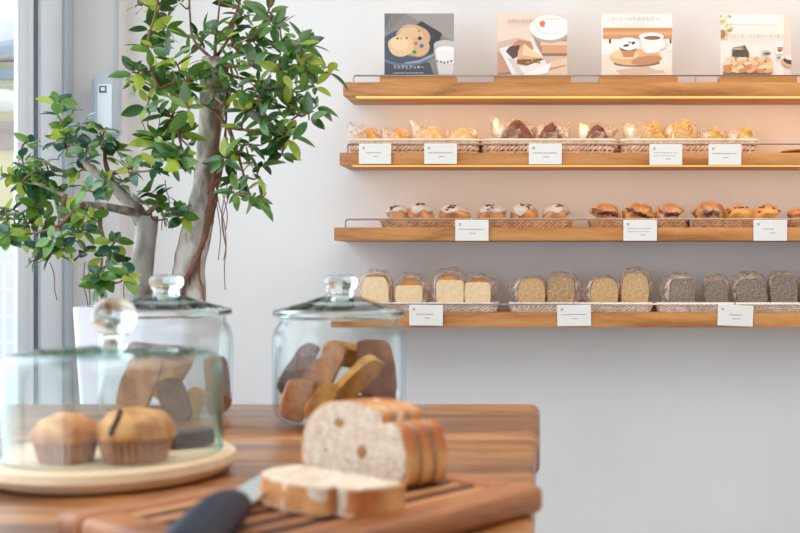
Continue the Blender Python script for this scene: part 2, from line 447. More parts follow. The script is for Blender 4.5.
# ------------------------------------------------------------------ shelves
YS0, YS1 = 3.10, 3.275
SC = F/YS0
def zS(py): return CZ-(py-267)/SC
def xS(px, d=YS0): return (px-540)/F*d
shelves = {}
ordn = {1: 'topmost oak wall shelf carrying four picture signs', 2: 'second oak wall shelf from the top carrying bagged scones',
        3: 'third oak wall shelf from the top carrying baskets of buns', 4: 'lowest oak wall shelf carrying packaged cake slices'}
for i, (xl, yt, yb, rail_y, rail_x, led) in {1: (343, 82.2, 95.6, 75, 353, 1), 2: (339.5, 152.7, 165, 143.6, 347, 1),
                                              3: (334, 227.5, 240.6, 219.3, 345, 0), 4: (331, 312.5, 327.5, 304.6, 342, 0)}.items():
    zt, zb = zS(yt), zS(yb)
    x0 = xS(xl); x1 = 1.42
    t = thing('wall_shelf', ordn[i], 'shelf', (x0, YW-0.002, zb), 0, 'oak wall shelves')
    L = x1-x0; th = zt-zb; dep = YS1-YS0
    o = obj('board', B(0, L, -dep-0.003, 0, 0, th, bevel=0.0015), M['oak'], t)
    zr = zS(rail_y)-zb; xr = xS(rail_x)-x0; yr = -dep+0.008
    pts = [(xr, yr, th-0.004), (xr, yr, zr-0.006), (xr+0.002, yr, zr-0.002), (xr+0.006, yr, zr), (L*0.5, yr, zr), (L-0.02, yr, zr), (L-0.014, yr, zr-0.006), (L-0.014, yr, th-0.004)]
    bm = tube(bmesh.new(), pts, 0.0026, 8)
    for f in ((0.35, 0.68) if i == 2 else (0.5,)):
        tube(bm, [(L*f, yr, th-0.004), (L*f, yr, zr)], 0.0024, 8)
    obj('guard_rail', bm, M['steel'], t)
    if led:
        hl = 0.0050 if i == 1 else 0.0032
        obj('led_strip', B(0.035, L-0.03, -dep+0.004, -dep+0.018, -hl, -0.0002), M['led'], t, smooth=False)
        la = area('led_strip_light', (x0+L/2+0.02, YS0+0.026, zb-0.008), (math.radians(38), 0, 0), L-0.1, 0.012, 0.95 if i == 1 else 0.55, (1.0, 0.58, 0.25))
    shelves[i] = (zt, zb)
ZT = {k: v[0] for k, v in shelves.items()}

# ------------------------------------------------------------------ picture signs on the top shelf
_pm = {}
def flat(c):
    if c not in _pm: _pm[c] = mat('print_%02x%02x%02x' % c, srgb(*c), 0.45, coat=0.12)
    return _pm[c]
def ell(cx, cy, rx, ry, n=26, rot=0.0, wob=0.0, seed=0):
    out = []
    for i in range(n):
        a = 2*PI*i/n; k = 1+wob*nz((math.cos(a), math.sin(a), seed), 1.6)
        x, y = rx*k*math.cos(a), ry*k*math.sin(a)
        out.append((cx+x*math.cos(rot)-y*math.sin(rot), cy+x*math.sin(rot)+y*math.cos(rot)))
    return out
def clip01(poly):
    for ax, lim, sg in ((0, 0.0, 1), (0, 1.0, -1), (1, 0.0, 1), (1, 1.0, -1)):
        out = []
        for k in range(len(poly)):
            a, b = poly[k], poly[(k+1) % len(poly)]
            ia, ib = sg*(a[ax]-lim) >= 0, sg*(b[ax]-lim) >= 0
            if ia: out.append(a)
            if ia != ib:
                t = (lim-a[ax])/(b[ax]-a[ax]); out.append(tuple(a[q]+t*(b[q]-a[q]) for q in (0, 1)))
        poly = out
        if not poly: return []
    return poly
def text_mesh(s, width):
    c = bpy.data.curves.new('lettering', 'FONT'); c.body = s; c.resolution_u = 2
    o = bpy.data.objects.new('lettering', c); COL.objects.link(o)
    dg = bpy.context.evaluated_depsgraph_get(); dg.update()
    me = bpy.data.meshes.new_from_object(o.evaluated_get(dg))
    xs = [v.co.x for v in me.vertices]; ys = [v.co.y for v in me.vertices]
    k = width/(max(xs)-min(xs)); x0, y0 = min(xs), min(ys)
    V = [((v.co.x-x0)*k, (v.co.y-y0)*k) for v in me.vertices]; Fc = [list(p.vertices) for p in me.polygons]
    bpy.data.objects.remove(o); bpy.data.curves.remove(c); bpy.data.meshes.remove(me)
    return V, Fc
def sign(px0, px1, pyt, label, layers, texts, bx0, bx1, tilt=0.0):
    d = 3.135
    cx = (px0+px1)/2
    t = thing('photo_sign', label, 'sign', (px2x(cx, d), d, ZT[1]), 0, 'picture signs on the top shelf')
    w = (px1-px0)/F*d; bh = 0.021
    bw0, bw1 = px2x(bx0, d)-t.location.x, px2x(bx1, d)-t.location.x
    obj('stand_block', B(bw0, bw1, -0.016, 0.03, 0.0003, bh, bevel=0.0012), M['oak_block'], t)
    zt = CZ-(pyt-267)/F*d - ZT[1]
    z0 = bh-0.001+0.0015; hh = zt-z0
    mats = [flat((238, 232, 226))]; mi = {}
    bm = bmesh.new()
    box(bm, -w/2, w/2, 0, 0.003, z0, zt)
    dy = 0.00012
    for k, (c, poly) in enumerate(layers):
        poly = clip01(poly)
        if len(poly) < 3: continue
        if c not in mi: mi[c] = len(mats); mats.append(flat(c))
        f = bm.faces.new([bm.verts.new((-w/2+u*w, -dy*(k+1), z0+v*hh)) for u, v in poly]); f.material_index = mi[c]
    kk = len(layers)+2
    for s, u, v, wd, c in texts:
        V, Fc = text_mesh(s, wd*w)
        if c not in mi: mi[c] = len(mats); mats.append(flat(c))
        vs = [bm.verts.new((-w/2+u*w+x, -dy*kk, z0+v*hh+y)) for x, y in V]
        for fc in Fc:
            try:
                f = bm.faces.new([vs[i] for i in fc]); f.material_index = mi[c]
            except ValueError: pass
    me = bpy.data.meshes.new('panel'); bm.normal_update()
    for f in bm.faces:
        if f.material_index and f.normal.y > 0: f.normal_flip()
    bm.to_mesh(me); bm.free()
    for m_ in mats: me.materials.append(m_)
    o = bpy.data.objects.new('panel', me); COL.objects.link(o); o.parent = t
    o.rotation_euler = (0, tilt, 0)
    return t
def rect(u0, v0, u1, v1): return [(u0, v0), (u1, v0), (u1, v1), (u0, v1)]
def bars(u0, u1, v, h, n, seed):
    r = random.Random(seed); out = []; u = u0; step = (u1-u0)/n
    for k in range(n):
        out.append(rect(u, v, u+step*r.uniform(0.45, 0.8), v+h)); u += step
    return out
L = []
L.append(((140, 132, 128), rect(0, 0, 1, 1)))
L.append(((158, 150, 145), [(0.3, 1), (1, 1), (1, 0.55), (0.62, 0.8)]))
L.append(((108, 104, 104), [(0, 1), (0.12, 1), (0, 0.72)]))
L.append(((128, 122, 118), [(0.1, 1), (0.3, 1), (0.05, 0.7), (0, 0.72)]))
L.append(((74, 78, 88), [(0, 0.58), (0.2, 0.3), (0.65, 0.22), (0.72, 0.0), (0, 0)]))
L.append(((104, 116, 134), ell(0.36, 0.47, 0.48, 0.3, 40, 0.15)))
L.append(((74, 84, 104), ell(0.36, 0.485, 0.45, 0.275, 40, 0.15)))
L.append(((148, 160, 178), [(0.28, 0.2), (0.5, 0.22), (0.72, 0.33), (0.72, 0.37), (0.5, 0.26), (0.3, 0.225)]))
L.append(((58, 60, 66), [(0.53, 0.88), (0.83, 0.68), (0.79, 0.58), (0.82, 0.56), (0.66, 0.36), (0.3, 0.6), (0.44, 0.8)]))
L.append(((208, 168, 128), ell(0.41, 0.61, 0.25, 0.21, 30, -0.2, 0.12, 1)))
L.append(((222, 184, 144), ell(0.38, 0.65, 0.18, 0.13, 30, -0.2, 0.12, 2)))
L.append(((186, 136, 96), ell(0.46, 0.44, 0.19, 0.13, 30, 0, 0.12, 2)))
L.append(((214, 172, 130), ell(0.48, 0.47, 0.17, 0.15, 30, 0, 0.12, 3)))
L.append(((228, 190, 150), ell(0.24, 0.49, 0.19, 0.17, 30, -0.15, 0.1, 4)))
L.append(((236, 202, 164), ell(0.22, 0.52, 0.13, 0.1, 30, -0.15, 0.1, 5)))
for u, v, r_, c in ((0.51, 0.605, 0.03, (92, 62, 54)), (0.535, 0.485, 0.032, (52, 120, 160)), (0.43, 0.385, 0.032, (72, 150, 52)),
                    (0.19, 0.6, 0.018, (120, 70, 46)), (0.32, 0.61, 0.016, (150, 86, 50)), (0.45, 0.52, 0.028, (206, 116, 66)), (0.24, 0.6, 0.012, (140, 90, 60)), (0.5, 0.72, 0.014, (160, 100, 70))):
    L.append((c, ell(u, v, r_, r_, 14)))
L.append(((176, 168, 164), [(0.71, 0.5), (0.71, 0.38), (0.78, 0.0), (1, 0.0), (1, 0.5)]))
L.append(((198, 192, 188), ell(0.87, 0.5, 0.16, 0.075, 26)))
L.append(((214, 208, 204), [(0.73, 0.4), (0.79, 0.03), (0.97, 0.03), (1, 0.1), (1, 0.4)]))
L.append(((240, 236, 234), ell(0.88, 0.4, 0.15, 0.08, 26)))
L.append(((236, 230, 226), [(0.73, 0.4), (0.755, 0.24), (1, 0.2), (1, 0.4)]))
for k in range(5): L.append(((120, 120, 128), rect(0.75+k*0.05, 0.2+0.012*abs(k-2), 0.775+k*0.05, 0.235+0.012*abs(k-2))))
for p in bars(0.13, 0.57, 0.045, 0.016, 24, 1): L.append(((190, 186, 186), p))
sign(384.5, 454, 13.5, 'dark picture sign of cookies and a glass of milk', L, [('ミルクとクッキー', 0.135, 0.115, 0.44, (240, 238, 236))], 380.5, 456.5)
L = [((232, 212, 194), rect(0, 0, 1, 1)),
     ((214, 182, 158), [(0, 0.55), (0.3, 0.62), (0.62, 0.5), (1, 0.42), (1, 0), (0, 0)]),
     ((196, 152, 124), [(0, 0.4), (0.12, 0.3), (0.25, 0.0), (0, 0)]), ((160, 116, 92), [(0, 0.05), (0.2, 0.08), (0.2, 0.05), (0, 0.015)]),
     ((228, 196, 168), [(0.55, 0.0), (1, 0.0), (1, 0.3), (0.7, 0.22)]), ((186, 140, 112), [(0.72, 0.12), (0.98, 0.19), (0.98, 0.165), (0.72, 0.095)]),
     ((178, 140, 118), [(0.52, 0.62), (0.62, 0.38), (1, 0.42), (1, 0.62)]), ((212, 160, 122), rect(0.64, 0.36, 1, 0.5)), ((232, 196, 166), rect(0.62, 0.5, 1, 0.56)),
     ((150, 112, 92), rect(0.64, 0.33, 1, 0.37)),
     ((176, 168, 164), ell(0.76, 0.72, 0.28, 0.185, 36)), ((244, 240, 236), ell(0.75, 0.78, 0.29, 0.2, 36)), ((232, 226, 222), ell(0.76, 0.79, 0.21, 0.13, 36)), ((246, 242, 240), ell(0.77, 0.8, 0.19, 0.115, 36)),
     ((226, 122, 66), ell(0.645, 0.84, 0.045, 0.05, 12, 0, 0.5, 2)), ((236, 196, 170), rect(0.7, 0.905, 0.9, 0.92)),
     ((236, 228, 222), [(0.02, 0.44), (0.5, 0.6), (0.76, 0.12), (0.3, 0.0), (0.22, 0.0)]), ((248, 244, 240), [(0.36, 0.02), (0.78, 0.22), (0.72, 0.06), (0.5, 0.0)]),
     ((214, 204, 198), [(0.14, 0.3), (0.24, 0.28), (0.4, 0.0), (0.3, 0.0)]),
     ((196, 140, 104), [(0.13, 0.42), (0.3, 0.58), (0.48, 0.56), (0.52, 0.44), (0.3, 0.3)]), ((92, 72, 68), [(0.12, 0.4), (0.18, 0.48), (0.32, 0.5), (0.3, 0.32), (0.22, 0.28)]),
     ((224, 176, 132), [(0.38, 0.52), (0.68, 0.28), (0.28, 0.26), (0.3, 0.42)]), ((240, 206, 170), [(0.38, 0.52), (0.68, 0.28), (0.36, 0.34)]),
     ((150, 100, 58), [(0.28, 0.27), (0.68, 0.28), (0.42, 0.17), (0.28, 0.2)])]
rr = random.Random(4)
for k in range(22): L.append(((206, 156, 92) if k % 2 else (116, 74, 44), ell(rr.uniform(0.29, 0.64), rr.uniform(0.21, 0.29), 0.016, 0.012, 8)))
for p in bars(0.2, 0.4, 0.79, 0.012, 9, 2): L.append(((206, 190, 176), p))
sign(497.5, 567, 13.8, 'picture sign of a brown cake wedge on paper below a white plate', L, [('自家製の焼き菓子', 0.15, 0.855, 0.40, (178, 158, 144))], 494, 571)
L = [((240, 234, 228), rect(0, 0, 1, 1)), ((206, 146, 100), rect(0.02, 0.6, 1.0, 0.78)), ((222, 166, 120), rect(0.02, 0.66, 1.0, 0.72)), ((84, 74, 76), rect(0.105, 0.53, 0.135, 0.6)), ((84, 74, 76), rect(0.965, 0.53, 0.99, 0.6)),
     ((232, 216, 200), [(0, 0.35), (1, 0.42), (1, 0), (0, 0)]), ((214, 184, 158), [(0.2, 0.1), (0.8, 0.2), (0.9, 0.06), (0.3, 0.0)]), ((238, 224, 210), ell(0.85, 0.25, 0.2, 0.14, 20, 0.3)),
     ((138, 112, 100), ell(0.5, 0.215, 0.33, 0.06, 30, 0.02)), ((226, 178, 130), ell(0.48, 0.31, 0.36, 0.13, 36, 0.05)), ((196, 140, 98), ell(0.64, 0.26, 0.22, 0.07, 30, 0.15)), ((238, 202, 160), ell(0.33, 0.35, 0.2, 0.075, 30)),
     ((196, 138, 98), [(0.27, 0.44), (0.49, 0.44), (0.45, 0.31), (0.31, 0.31)]), ((150, 104, 78), [(0.25, 0.46), (0.5, 0.46), (0.48, 0.41), (0.28, 0.41)]), ((246, 242, 240), ell(0.38, 0.52, 0.15, 0.1, 26, 0, 0.15, 3)),
     ((78, 74, 80), ell(0.35, 0.495, 0.045, 0.02, 10, 0.2)), ((70, 66, 72), ell(0.45, 0.535, 0.03, 0.022, 10, 0.6)), ((100, 94, 98), ell(0.4, 0.545, 0.025, 0.01, 10)),
     ((222, 212, 206), ell(0.86, 0.52, 0.07, 0.09, 20)), ((240, 232, 226), ell(0.86, 0.52, 0.045, 0.06, 20)), ((240, 234, 230), [(0.54, 0.62), (0.87, 0.62), (0.82, 0.4), (0.76, 0.37), (0.63, 0.37), (0.58, 0.42)]),
     ((246, 242, 238), ell(0.705, 0.635, 0.175, 0.065, 30)), ((150, 96, 72), ell(0.72, 0.615, 0.12, 0.032, 26))]
for p in bars(0.24, 0.62, 0.825, 0.01, 14, 5): L.append(((224, 216, 210), p))
sign(601.5, 672, 14, 'picture sign of a cup of coffee and a muffin on a wooden plate', L, [('コーヒーのためのおやつ', 0.13, 0.89, 0.68, (190, 178, 168))], 599, 677)
L = [((240, 230, 220), rect(0, 0, 1, 1)), ((230, 212, 196), rect(0.9, 0, 1, 1)), ((246, 240, 234), rect(0.0, 0.84, 0.8, 0.99)), ((226, 214, 204), rect(0.0, 0.83, 0.8, 0.842))]
for k in range(26):
    L.append((rr.choice([(206, 196, 110), (222, 212, 140), (186, 170, 84), (232, 226, 180)]), ell(rr.uniform(0.0, 0.2)*rr.uniform(0.4, 1), rr.uniform(0.58, 0.98), 0.028, 0.02, 8, rr.uniform(0, 3))))
L += [((180, 130, 74), ell(0.02, 0.68, 0.05, 0.07, 12)),
      ((88, 80, 72), [(0.16, 0.32), (0.4, 0.3), (0.4, 0.38), (0.34, 0.5), (0.17, 0.44)]), ((140, 126, 84), [(0.16, 0.42), (0.33, 0.42), (0.33, 0.49), (0.17, 0.46)]), ((190, 178, 150), [(0.18, 0.43), (0.3, 0.43), (0.3, 0.46), (0.18, 0.45)]), ((110, 92, 60), [(0.34, 0.5), (0.4, 0.38), (0.33, 0.42)]),
      ((204, 192, 182), ell(0.64, 0.38, 0.07, 0.04, 18)), ((104, 92, 86), ell(0.655, 0.365, 0.05, 0.018, 18)),
      ((250, 246, 242), rect(0.78, 0.36, 0.88, 0.56)), ((206, 128, 78), [(0.8, 0.4), (0.87, 0.4), (0.88, 0.47), (0.8, 0.47)]), ((120, 88, 72), rect(0.815, 0.39, 0.855, 0.42)),
      ((214, 170, 140), ell(0.95, 0.22, 0.1, 0.07, 18, -0.4)), ((88, 66, 58), ell(0.97, 0.24, 0.09, 0.045, 18, -0.35)), ((236, 226, 220), ell(0.99, 0.3, 0.08, 0.04, 16)), ((176, 116, 84), ell(0.82, 0.3, 0.03, 0.02, 10)),
      ((122, 104, 94), [(0.02, 0.04), (0.72, 0.04), (0.7, 0.0), (0.03, 0.0)]), ((170, 118, 84), [(0.03, 0.05), (0.72, 0.05), (0.7, 0.28), (0.1, 0.3)])]
for row, (v, n) in enumerate(((0.27, 8), (0.2, 7), (0.14, 7), (0.085, 6))):
    for k in range(n):
        L.append((rr.choice([(226, 168, 116), (240, 196, 150), (206, 140, 92), (236, 206, 176)]), ell(0.09+k*0.58/(n-1)+rr.uniform(-.015, .015), v+rr.uniform(-.01, .01), 0.05+0.006*row, 0.036, 14, rr.uniform(-.5, .5))))
for p in bars(0.4, 0.68, 0.545, 0.008, 14, 8): L.append(((216, 200, 190), p))
sign(720.5, 791, 14.2, 'pale picture sign of a tray of round nuts and yellow flowers', L, [('国産小麦と自然素材の焼き菓子', 0.11, 0.605, 0.78, (196, 170, 152))], 719, 796)

# ------------------------------------------------------------------ wicker baskets
def rrect(hw, hd, r, n=6):
    out = []
    for cx, cy, a0 in ((hw-r, -hd+r, -PI/2), (hw-r, hd-r, 0), (-hw+r, hd-r, PI/2), (-hw+r, -hd+r, PI)):
        for k in range(n+1):
            a = a0+PI/2*k/n; out.append((cx+r*math.cos(a), cy+r*math.sin(a)))
    return out
def resample(loop, n):
    L_ = []; tot = 0
    for i in range(len(loop)):
        a, b = Vector(loop[i]), Vector(loop[(i+1) % len(loop)]); L_.append((tot, a, b)); tot += (b-a).length
    out = []; j = 0
    for k in range(n):
        s = tot*k/n
        while j+1 < len(L_) and L_[j+1][0] <= s: j += 1
        t0, a, b = L_[j]; l = (b-a).length or 1
        out.append(a+(b-a)*min(1, (s-t0)/l))
    return out, tot
def closed_tube(bm, pts, rad, n=6):
    m_ = len(pts); rings = []
    for i, p in enumerate(pts):
        t = (pts[(i+1) % m_]-pts[i-1]).normalized(); a = Vector((0, 0, 1)); a = (a-t*a.dot(t)).normalized(); b = t.cross(a)
        rings.append([bm.verts.new(p+(a*math.cos(2*PI*k/n)+b*math.sin(2*PI*k/n))*rad) for k in range(n)])
    for i in range(m_):
        a, b = rings[i], rings[(i+1) % m_]
        for k in range(n): bm.faces.new((a[k], a[(k+1) % n], b[(k+1) % n], b[k]))
BASKETS = []
def contain(bm, t):
    """keep what lies in a basket inside its woven wall"""
    for (x0, x1, d, zs_, ztop) in BASKETS:
        if x0 < t.location.x < x1 and abs(t.location.z-zs_) < 0.02:
            for v in bm.verts:
                k = max(0.0, v.co.z-ztop-0.003)
                if k < 0.02:
                    mx, my = 0.021-1.6*k, 0.048+1.6*k
                    v.co.x = min(max(v.co.x, x0+mx-t.location.x), x1-mx-t.location.x)
                    v.co.y = min(max(v.co.y, d-my-t.location.y), d+my-t.location.y)
    return bm
def basket(px0, px1, shelf, top_py, style, label, group, d=3.205, x1over=None):
    x0, x1 = px2x(px0, d-0.07), px2x(px1, d-0.07)
    hw = (x1-x0)/2; hd = 0.068
    t = thing('wicker_basket', label, 'basket', ((x0+x1)/2, d, ZT[shelf]+0.0004), 0, group)
    ztop = CZ-(top_py-267)/F*(d-0.07)-ZT[shelf]
    BASKETS.append((x0, x1, d, ZT[shelf], ztop))
    wm, rm = {'tan': ('wick_tan', 'wick_tan'), 'pale': ('wick_pale', 'rim_cream'), 'white': ('wick_white', 'wick_white')}[style]
    bm = bmesh.new()
    rr_ = 0.0034
    rows = 3
    zlo, zhi = rr_, ztop-(0.006 if style != 'pale' else 0.012)
    for k in range(rows):
        f = k/(rows-1) if rows > 1 else 0
        z_ = zlo+(zhi-zlo)*f
        ins = 0.006*(1-f)+0.004
        loop = rrect(hw-ins, hd-ins, 0.02)
        n_ = int(2*(hw+hd)*2/0.004)
        pts, tot = resample(loop, n_)
        pitch = round(tot/0.026)
        for ph in (0, PI):
            P3 = []
            for i, p in enumerate(pts):
                a = 2*PI*pitch*i/n_+ph+k*0.9
                nrm = (pts[(i+1) % n_]-pts[i-1]).normalized(); nrm = Vector((nrm.y, -nrm.x))
                q = p+nrm*math.cos(a)*0.0022
                P3.append(Vector((q.x, q.y, z_+math.sin(a)*0.0042)))
            closed_tube(bm, P3, rr_, 6)
    # stakes
    loop, tot = resample(rrect(hw-0.006, hd-0.006, 0.02), int((hw+hd)*4/0.022))
    for p in loop: tube(bm, [(p.x, p.y, 0.002), (p.x, p.y, ztop-0.003)], 0.0022, 5)
    obj('weave', bm, M[wm], t)
    bm = bmesh.new()
    inner = rrect(hw-0.009, hd-0.009, 0.02)
    bm.faces.new([bm.verts.new((x, y, 0.003)) for x, y in inner]); r_ = bmesh.ops.extrude_face_region(bm, geom=bm.faces[:])
    bmesh.ops.translate(bm, verts=[v for v in r_['geom'] if isinstance(v, bmesh.types.BMVert)], vec=(0, 0, 0.002))
    obj('bottom', bm, M[wm], t, smooth=False)
    bm = bmesh.new()
    pts, _ = resample(rrect(hw-0.002, hd-0.002, 0.021), 120)
    if style == 'pale':
        closed_tube(bm, [Vector((p.x, p.y, ztop-0.004)) for p in pts], 0.0042, 8)
        for v in bm.verts: v.co.z += 0
        closed_tube(bm, [Vector((p.x*0.985, p.y*0.97, ztop-0.0105)) for p in pts], 0.0032, 8)
    else:
        closed_tube(bm, [Vector((p.x, p.y, ztop-0.003)) for p in pts], 0.0034, 8)
    obj('rim', bm, M[rm], t)
    return t
G = 'wicker baskets on the wall shelves'
basket(346.5, 479.5, 2, 138.6, 'pale', 'pale flat-rimmed basket at the end of the second shelf holding golden scones', G)
basket(480.7, 616, 2, 138.6, 'pale', 'pale flat-rimmed basket holding dark chocolate scones', G)
basket(621, 759.5, 2, 138.6, 'pale', 'pale flat-rimmed basket holding greenish-flecked yellow scones', G)
basket(379, 573, 3, 218.6, 'tan', 'long tan wicker basket holding six white-iced buns', G)
basket(590, 686.5, 3, 218.6, 'tan', 'short tan wicker basket holding three brown jam buns', G)
basket(691.5, 784.5, 3, 218.6, 'tan', 'short tan wicker basket holding a dark bun and two raisin buns', G)
basket(787.5, 893, 3, 218.6, 'tan', 'tan wicker basket cut off by the picture edge holding a ridged bun', G)
basket(352, 498, 4, 302.6, 'white', 'whitewashed wicker basket holding cream-coloured cake slices', G)
basket(508.5, 654, 4, 302.6, 'white', 'whitewashed wicker basket holding light brown cake slices', G)
basket(657, 842, 4, 302.6, 'white', 'whitewashed wicker basket holding dark grey cake slices', G)

# round wooden tray peeping in at the right end of the second shelf
bm = lathe(bmesh.new(), [(0, 0), (0.05, 0), (0.066, 0.004), (0.08, 0.012), (0.083, 0.0125), (0.0825, 0.0095), (0.07, 0.006), (0.05, 0.0045), (0, 0.004)], 40)
tr = obj('wooden_tray', bm, M['oak_block'], loc=(px2x(810, 3.19), 3.19, ZT[2]+0.0004))
tag(tr, 'shallow round wooden tray on the second shelf, cut by the picture edge', 'tray')

# ------------------------------------------------------------------ price cards hung on the rails
def card(px0, px1, py0, py1, shelf, label, lines, tilt=0.0, seed=1):
    d = 3.096
    w = (px1-px0)/F*d; hgt = (py1-py0)/F*d
    t = thing('price_card', label, 'price card', (px2x((px0+px1)/2, d), d, CZ-(py1-267)/F*d), 0, 'price cards on the shelf edges')
    bm = bmesh.new()
    box(bm, -w/2, w/2, -0.0012, 0, 0, hgt, bevel=0.0004, seg=1)
    sheet = obj('sheet', bm, M['card'], t)
    bm = bmesh.new(); y = -0.0014
    def q(x0, x1, z0, z1, mi=0):
        f = bm.faces.new([bm.verts.new((x0, y, z0)), bm.verts.new((x1, y, z0)), bm.verts.new((x1, y, z1)), bm.verts.new((x0, y, z1))]); f.material_index = mi
    lx, lz = -w/2+0.010, hgt-0.016                    # small square emblem
    q(lx, lx+0.0065, lz, lz+0.0065, 0); y = -0.00155; q(lx+0.002, lx+0.0045, lz+0.002, lz+0.0045, 1); y = -0.0014
    r = random.Random(seed)
    for (u0, u1, v, hh, n) in lines:
        st = (u1-u0)*w/n
        for k in range(n):
            a = -w/2+u0*w+k*st; q(a, a+st*r.uniform(0.5, 0.82), v*hgt, v*hgt+hh, 0)
    for f in bm.faces: pass
    me = bpy.data.meshes.new('print'); bm.normal_update()
    for f in bm.faces:
        if f.normal.y > 0: f.normal_flip()
    bm.to_mesh(me); bm.free(); me.materials.append(M['ink']); me.materials.append(M['card'])
    o = bpy.data.objects.new('print', me); COL.objects.link(o); o.parent = sheet
    bm = bmesh.new()
    tube(bm, [(0, 0.0015, hgt-0.012), (0, 0.0016, hgt-0.001), (0, 0.004, hgt+0.0035), (0, 0.011, hgt+0.0055), (0, 0.0165, hgt+0.0035), (0, 0.0175, hgt-0.002)], 0.0012, 6)
    obj('hook', bm, M['steel'], t)
    t.rotation_euler = (math.radians(2), tilt, 0)
    return t
two = [(0.22, 0.72, 0.52, 0.0028, 10), (0.46, 0.62, 0.34, 0.0028, 4)]
wide = [(0.12, 0.86, 0.52, 0.0028, 15), (0.44, 0.62, 0.33, 0.0028, 4)]
three = [(0.12, 0.84, 0.56, 0.0022, 16), (0.12, 0.8, 0.42, 0.0018, 18), (0.5, 0.66, 0.26, 0.0026, 4)]
card(359, 391.2, 143.6, 164, 2, 'white price card below the leftmost bag of golden scones', two, 0, 1)
card(424.3, 457, 143.6, 164, 2, 'white price card below the two rear golden scone bags, left of the chocolate scones', wide, 0, 2)
card(528.8, 561.8, 143.6, 164.4, 2, 'white price card in front of the basket of chocolate scones', wide, 0, 3)
card(649.4, 682.2, 144.2, 165, 2, 'white price card on the second shelf just below the widest yellow scone', three, 0, 4)
card(708.4, 741.2, 144.2, 165, 2, 'rightmost white price card on the second shelf', wide, 0, 5)
card(455.3, 488.6, 219.8, 240.8, 3, 'white price card in front of the white-iced buns', wide, 0, 6)
card(623.3, 656.9, 219.8, 240.8, 3, 'white price card in front of the three jam buns', three, 0, 7)
card(753.3, 787, 219.8, 240.8, 3, 'white price card below the rightmost raisin bun', [(0.28, 0.62, 0.53, 0.003, 8), (0.5, 0.66, 0.35, 0.003, 4)], 0, 8)
card(409.1, 442.9, 304.8, 325.6, 4, 'white price card in front of the cream cake slices', two, math.radians(0.6), 9)
card(557.3, 591.1, 304.8, 326, 4, 'white price card in front of the light brown cake slices', wide, math.radians(-0.6), 10)
card(717.2, 752.6, 304.8, 326, 4, 'white slightly crooked price card in front of the dark grey cake slices', [(0.32, 0.7, 0.5, 0.003, 8), (0.42, 0.66, 0.32, 0.003, 5)], math.radians(2.2), 11)
#SPLIT

# ------------------------------------------------------------------ bagged scones (second shelf)
M['scone'] = mat('scone_golden', srgb(196, 134, 70), 0.75, srgb(226, 176, 112), scale=45, bump=0.6, bscale=90)
M['scone_pale'] = mat('scone_pale', srgb(212, 162, 98), 0.75, srgb(236, 198, 140), scale=45, bump=0.6, bscale=90)
M['scone_choc'] = mat('scone_chocolate', srgb(92, 50, 42), 0.75, srgb(134, 84, 70), scale=45, bump=0.6, bscale=90)
M['scone_green'] = mat('scone_yellow_green', srgb(168, 134, 62), 0.75, srgb(214, 182, 104), scale=60, bump=0.6, bscale=90)
M['scone_nut'] = mat('scone_flecked', srgb(140, 108, 60), 0.75, srgb(222, 180, 112), scale=230, bump=0.6, bscale=90, lo=0.3, hi=0.6)

def lump(bm, fn, nu=28, nv=16):
    """closed rounded surface, fn(direction)->point"""
    rings = []
    for j in range(nv+1):
        th = PI*j/nv
        if j in (0, nv): rings.append([bm.verts.new(fn(Vector((0, 0, math.cos(th)))))]); continue
        rings.append([bm.verts.new(fn(Vector((math.sin(th)*math.cos(2*PI*i/nu), math.sin(th)*math.sin(2*PI*i/nu), math.cos(th))))) for i in range(nu)])
    for a, b in zip(rings, rings[1:]):
        for i in range(nu):
            k = (i+1) % nu
            if len(a) == 1: bm.faces.new((a[0], b[i], b[k]))
            elif len(b) == 1: bm.faces.new((a[i], b[0], a[k]))
            else: bm.faces.new((a[i], b[i], b[k], a[k]))
    return bm

def wedge(hw, h, dep, seed, top=0.0):
    """craggy triangular scone: peaked front, rounded corners"""
    bm = bmesh.new()
    bmesh.ops.create_grid(bm, x_segments=1, y_segments=1, size=0.1); bm.clear()
    tri = [(-hw, 0.0), (-hw*1.02, h*0.42), (-hw*0.66+top*hw*0.4, h*0.76), (-hw*0.2+top*hw*0.6, h*0.99), (hw*0.12+top*hw*0.6, h*1.02), (hw*0.4+top*hw*0.5, h*0.9), (hw*0.74, h*0.68), (hw*1.02, h*0.40), (hw, 0.0)]
    prism(bm, tri, -dep/2, dep/2)
    bmesh.ops.triangulate(bm, faces=[f for f in bm.faces if len(f.verts) > 4])
    bmesh.ops.subdivide_edges(bm, edges=bm.edges[:], cuts=3, use_grid_fill=True)
    for _ in range(2): bmesh.ops.smooth_vert(bm, verts=bm.verts[:], factor=0.5, use_axis_x=True, use_axis_y=True, use_axis_z=True)
    for v in bm.verts:
        k = nz(v.co, 70, seed)*0.004+nz(v.co, 180, seed)*0.0016
        v.co += v.co.normalized()*k; v.co.z = max(v.co.z, 0.0)
    return bm

